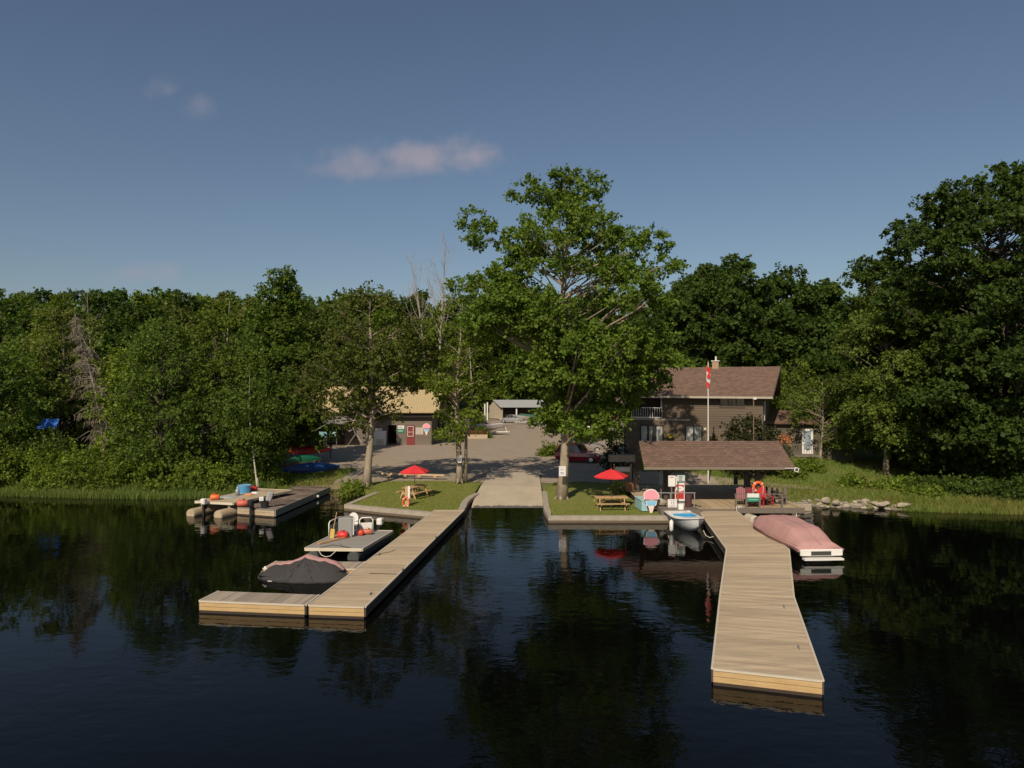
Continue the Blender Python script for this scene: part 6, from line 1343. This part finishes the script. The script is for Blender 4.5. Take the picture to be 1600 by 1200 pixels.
shrub(1203, 56.5, 668, 1.4, 63, 'smaller round bush right of the large one by the shelter roof', leafmat('dark_shrub_leaves', (.045, .06, .02)), 36, .15)
shrub(551, 51.2, 751, .95, 64, 'bright green bush at the left corner of the lawn wall', lf_bush, 26, .13, cr=(.3, .5))
shrub(975, 49.8, 752, .5, 65, 'bright yellow-green plant in the pot behind the right table', leafmat('lime_leaves', (.2, .26, .03)), 12, .13, cr=(.2, .35))
shrub(72, 55.2, 671, 1.7, 180, 'dark bush hiding the foot of the blue tarpaulin', lf_mid, 44, .15)
bs_ = [(60, 54.8, 700, 2.2, 'rounded bush in the middle of the left bank thicket'), (110, 54.5, 690, 2.4, 'broad bright bush below the blue tarpaulin'), (160, 54, 700, 2.1, 'bright bush at the foot of the dead spruce'), (15, 54, 690, 2.0, 'bush at the far left above the reeds'), (205, 53, 705, 1.9, 'bush below the small bushy tree on the left bank'), (250, 52.4, 712, 1.8, 'bush at the water edge left of the barge'), (298, 52.2, 722, 1.5, 'bush directly behind the near end of the tan barge'), (340, 52.6, 726, 1.5, 'bush behind the orange fuel tank'), (375, 53.4, 735, 1.2, 'bush behind the blue tub'), (425, 54.2, 738, 1.0, 'bush at the head of the old brown dock'), (-25, 53.5, 700, 2.0, 'bush cut by the left picture edge'), (135, 52.8, 722, 1.6, 'low bush in front of the broad bright one'), (75, 52.8, 725, 1.6, 'low bush in front of the thicket above the reeds')]
for i, (px, d, top, Rc, lb) in enumerate(bs_): shrub(px, d, top, Rc, 100 + i, lb, lf_bush if i % 3 else lf_yel, 46 if Rc > 1.8 else 30, .15)
b2 = [(1335, 52, 758, .9, 'small green plant clump on the right bank slope'), (1425, 52, 752, 1.2, 'green bush right of the locust trunk'), (1465, 50, 752, 2.0, 'bush in front of the huge dark maple'), (1510, 48.5, 750, 2.2, 'broad shaded bush near the right picture edge'), (1560, 47.5, 752, 2.2, 'shaded bush by the water at the right edge'), (1610, 47, 745, 2.4, 'shaded bush cut by the right picture edge'), (1445, 47.5, 775, 1.0, 'low bush at the right end of the riprap'), (1388, 50.5, 765, .8, 'small leafy clump above the riprap'), (1265, 57, 722, 1.1, 'low bush under the porch railing'), (1235, 55.5, 722, .9, 'low bush behind the shelter roof corner')]
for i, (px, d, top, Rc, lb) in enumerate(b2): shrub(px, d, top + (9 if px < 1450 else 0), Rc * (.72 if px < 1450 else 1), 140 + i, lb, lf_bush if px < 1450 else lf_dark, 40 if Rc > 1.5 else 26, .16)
shrub(752, 95, 668, 1.1, 170, 'round bush at the right end of the raised flower bed', lf_yel, 20, .2)
shrub(858, 72, 694, .7, 171, 'yellowish bush at the foot of the great maple, by the lane', lf_yel, 20, .17)
make_tree('broadleaf_tree', 'tree with a thick pale trunk right of the shop shed', 'tree', 13, 5.5, 2.6, prof_ash, 71, 40, 20, 13, .26, lf_yel, bark, .4, (.9, 1.5), loc=(X(697, 92), 92, terr(X(697, 92), 92) - .1))
# forest: six kinds, copied
protos = []
kinds = [('forest_maple', lf_maple, prof_maple, 15, 4.6, 2.0), ('forest_maple', lf_mid, prof_round, 14, 4.4, 1.5), ('forest_ash', lf_ash, prof_ash, 15, 3.9, 2.0), ('forest_poplar', lf_yel, prof_ash, 16, 3.4, 1.5), ('forest_maple', lf_dark, prof_round, 15, 4.8, 1.5), ('forest_oak', lf_mid, prof_maple, 14, 5.0, 2.0)]
kl = ['bright green pointed maple', 'round mid-green maple', 'olive ash', 'slim yellow-green poplar', 'round dark maple', 'spreading mid-green oak']
for i, (nm, lm, pf, H, Rc, zc) in enumerate(kinds):
    protos.append(make_tree(nm, 'forest tree', 'tree', H, zc, Rc, pf, 200 + i, 74, 22, 18, .31, lm, barkd, .2, (1.0, 1.7), (0, 0), .75, .2))
used = set(); rq = random.Random(5)
def forest(px0, px1, d, top0, top1, step, zone, grp, ks=(0, 1, 2, 3, 4, 5)):
    x = X(px0, d)
    while x < X(px1, d):
        y = d + rq.uniform(-2.5, 2.5); xx = x + rq.uniform(-1.2, 1.2); g = terr(xx, y); top = Z(rq.uniform(top0, top1), y); k = rq.choice(ks); H = kinds[k][3]; s_ = (top - g) / H
        lab = kl[k] + ' ' + zone; rz = rq.uniform(0, 6.28); sc_ = (max(.75, s_ * rq.uniform(.85, 1.1)),) * 2 + (s_,)
        if k not in used:
            used.add(k); o = protos[k]; o.location = (xx, y, g - .1); o.rotation_euler.z = rz; o.scale = sc_; o['label'] = lab; o['group'] = kl[k] + 's ' + grp
        else: put(protos[k], (xx, y, g - .1), rz, lab, kl[k] + 's ' + grp, sc_)
        x += step * rq.uniform(.8, 1.2)
forest(-60, 440, 70, 520, 560, 5.0, 'in the front row of the left wood', 'in the front row of the left wood')
forest(-80, 430, 80, 478, 520, 5.5, 'in the second row of the left wood', 'in the second row of the left wood')
forest(-80, 670, 97, 462, 500, 6, 'in the middle of the wood behind the shop shed', 'in the middle of the left wood', )
forest(-100, 690, 114, 455, 475, 6.5, 'on the skyline of the left wood', 'on the skyline of the left wood')
forest(-100, 705, 132, 455, 468, 7.5, 'far back on the left skyline', 'far back on the left skyline')
forest(-120, 1750, 165, 452, 466, 8.5, 'on the far wooded hill', 'on the far wooded hill')
forest(-140, 1750, 200, 458, 466, 10, 'on the crest of the far hill', 'on the crest of the far hill')
forest(745, 1000, 166, 500, 540, 6, 'behind the distant boat shed', 'behind the distant boat shed')
forest(880, 1010, 106, 520, 560, 5.5, 'behind the row of parked cars', 'behind the parked cars')
forest(990, 1330, 104, 470, 500, 6, 'behind the house maples', 'behind the house maples', (1, 4, 5))
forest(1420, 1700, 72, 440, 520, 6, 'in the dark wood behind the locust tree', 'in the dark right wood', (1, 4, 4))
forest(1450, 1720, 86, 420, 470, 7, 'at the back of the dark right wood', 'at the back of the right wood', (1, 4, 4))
forest(620, 705, 104, 560, 600, 5, 'right of the shop shed roof', 'right of the shop shed')
# leafy undergrowth so no bare ground shows between the trunks of the far wood
for k, p in enumerate(protos):
    if k not in used: p.location = (X(700 + 10 * k, 150), 150, terr(0, 150)); p['label'] = kl[k] + ' near the distant boat shed'
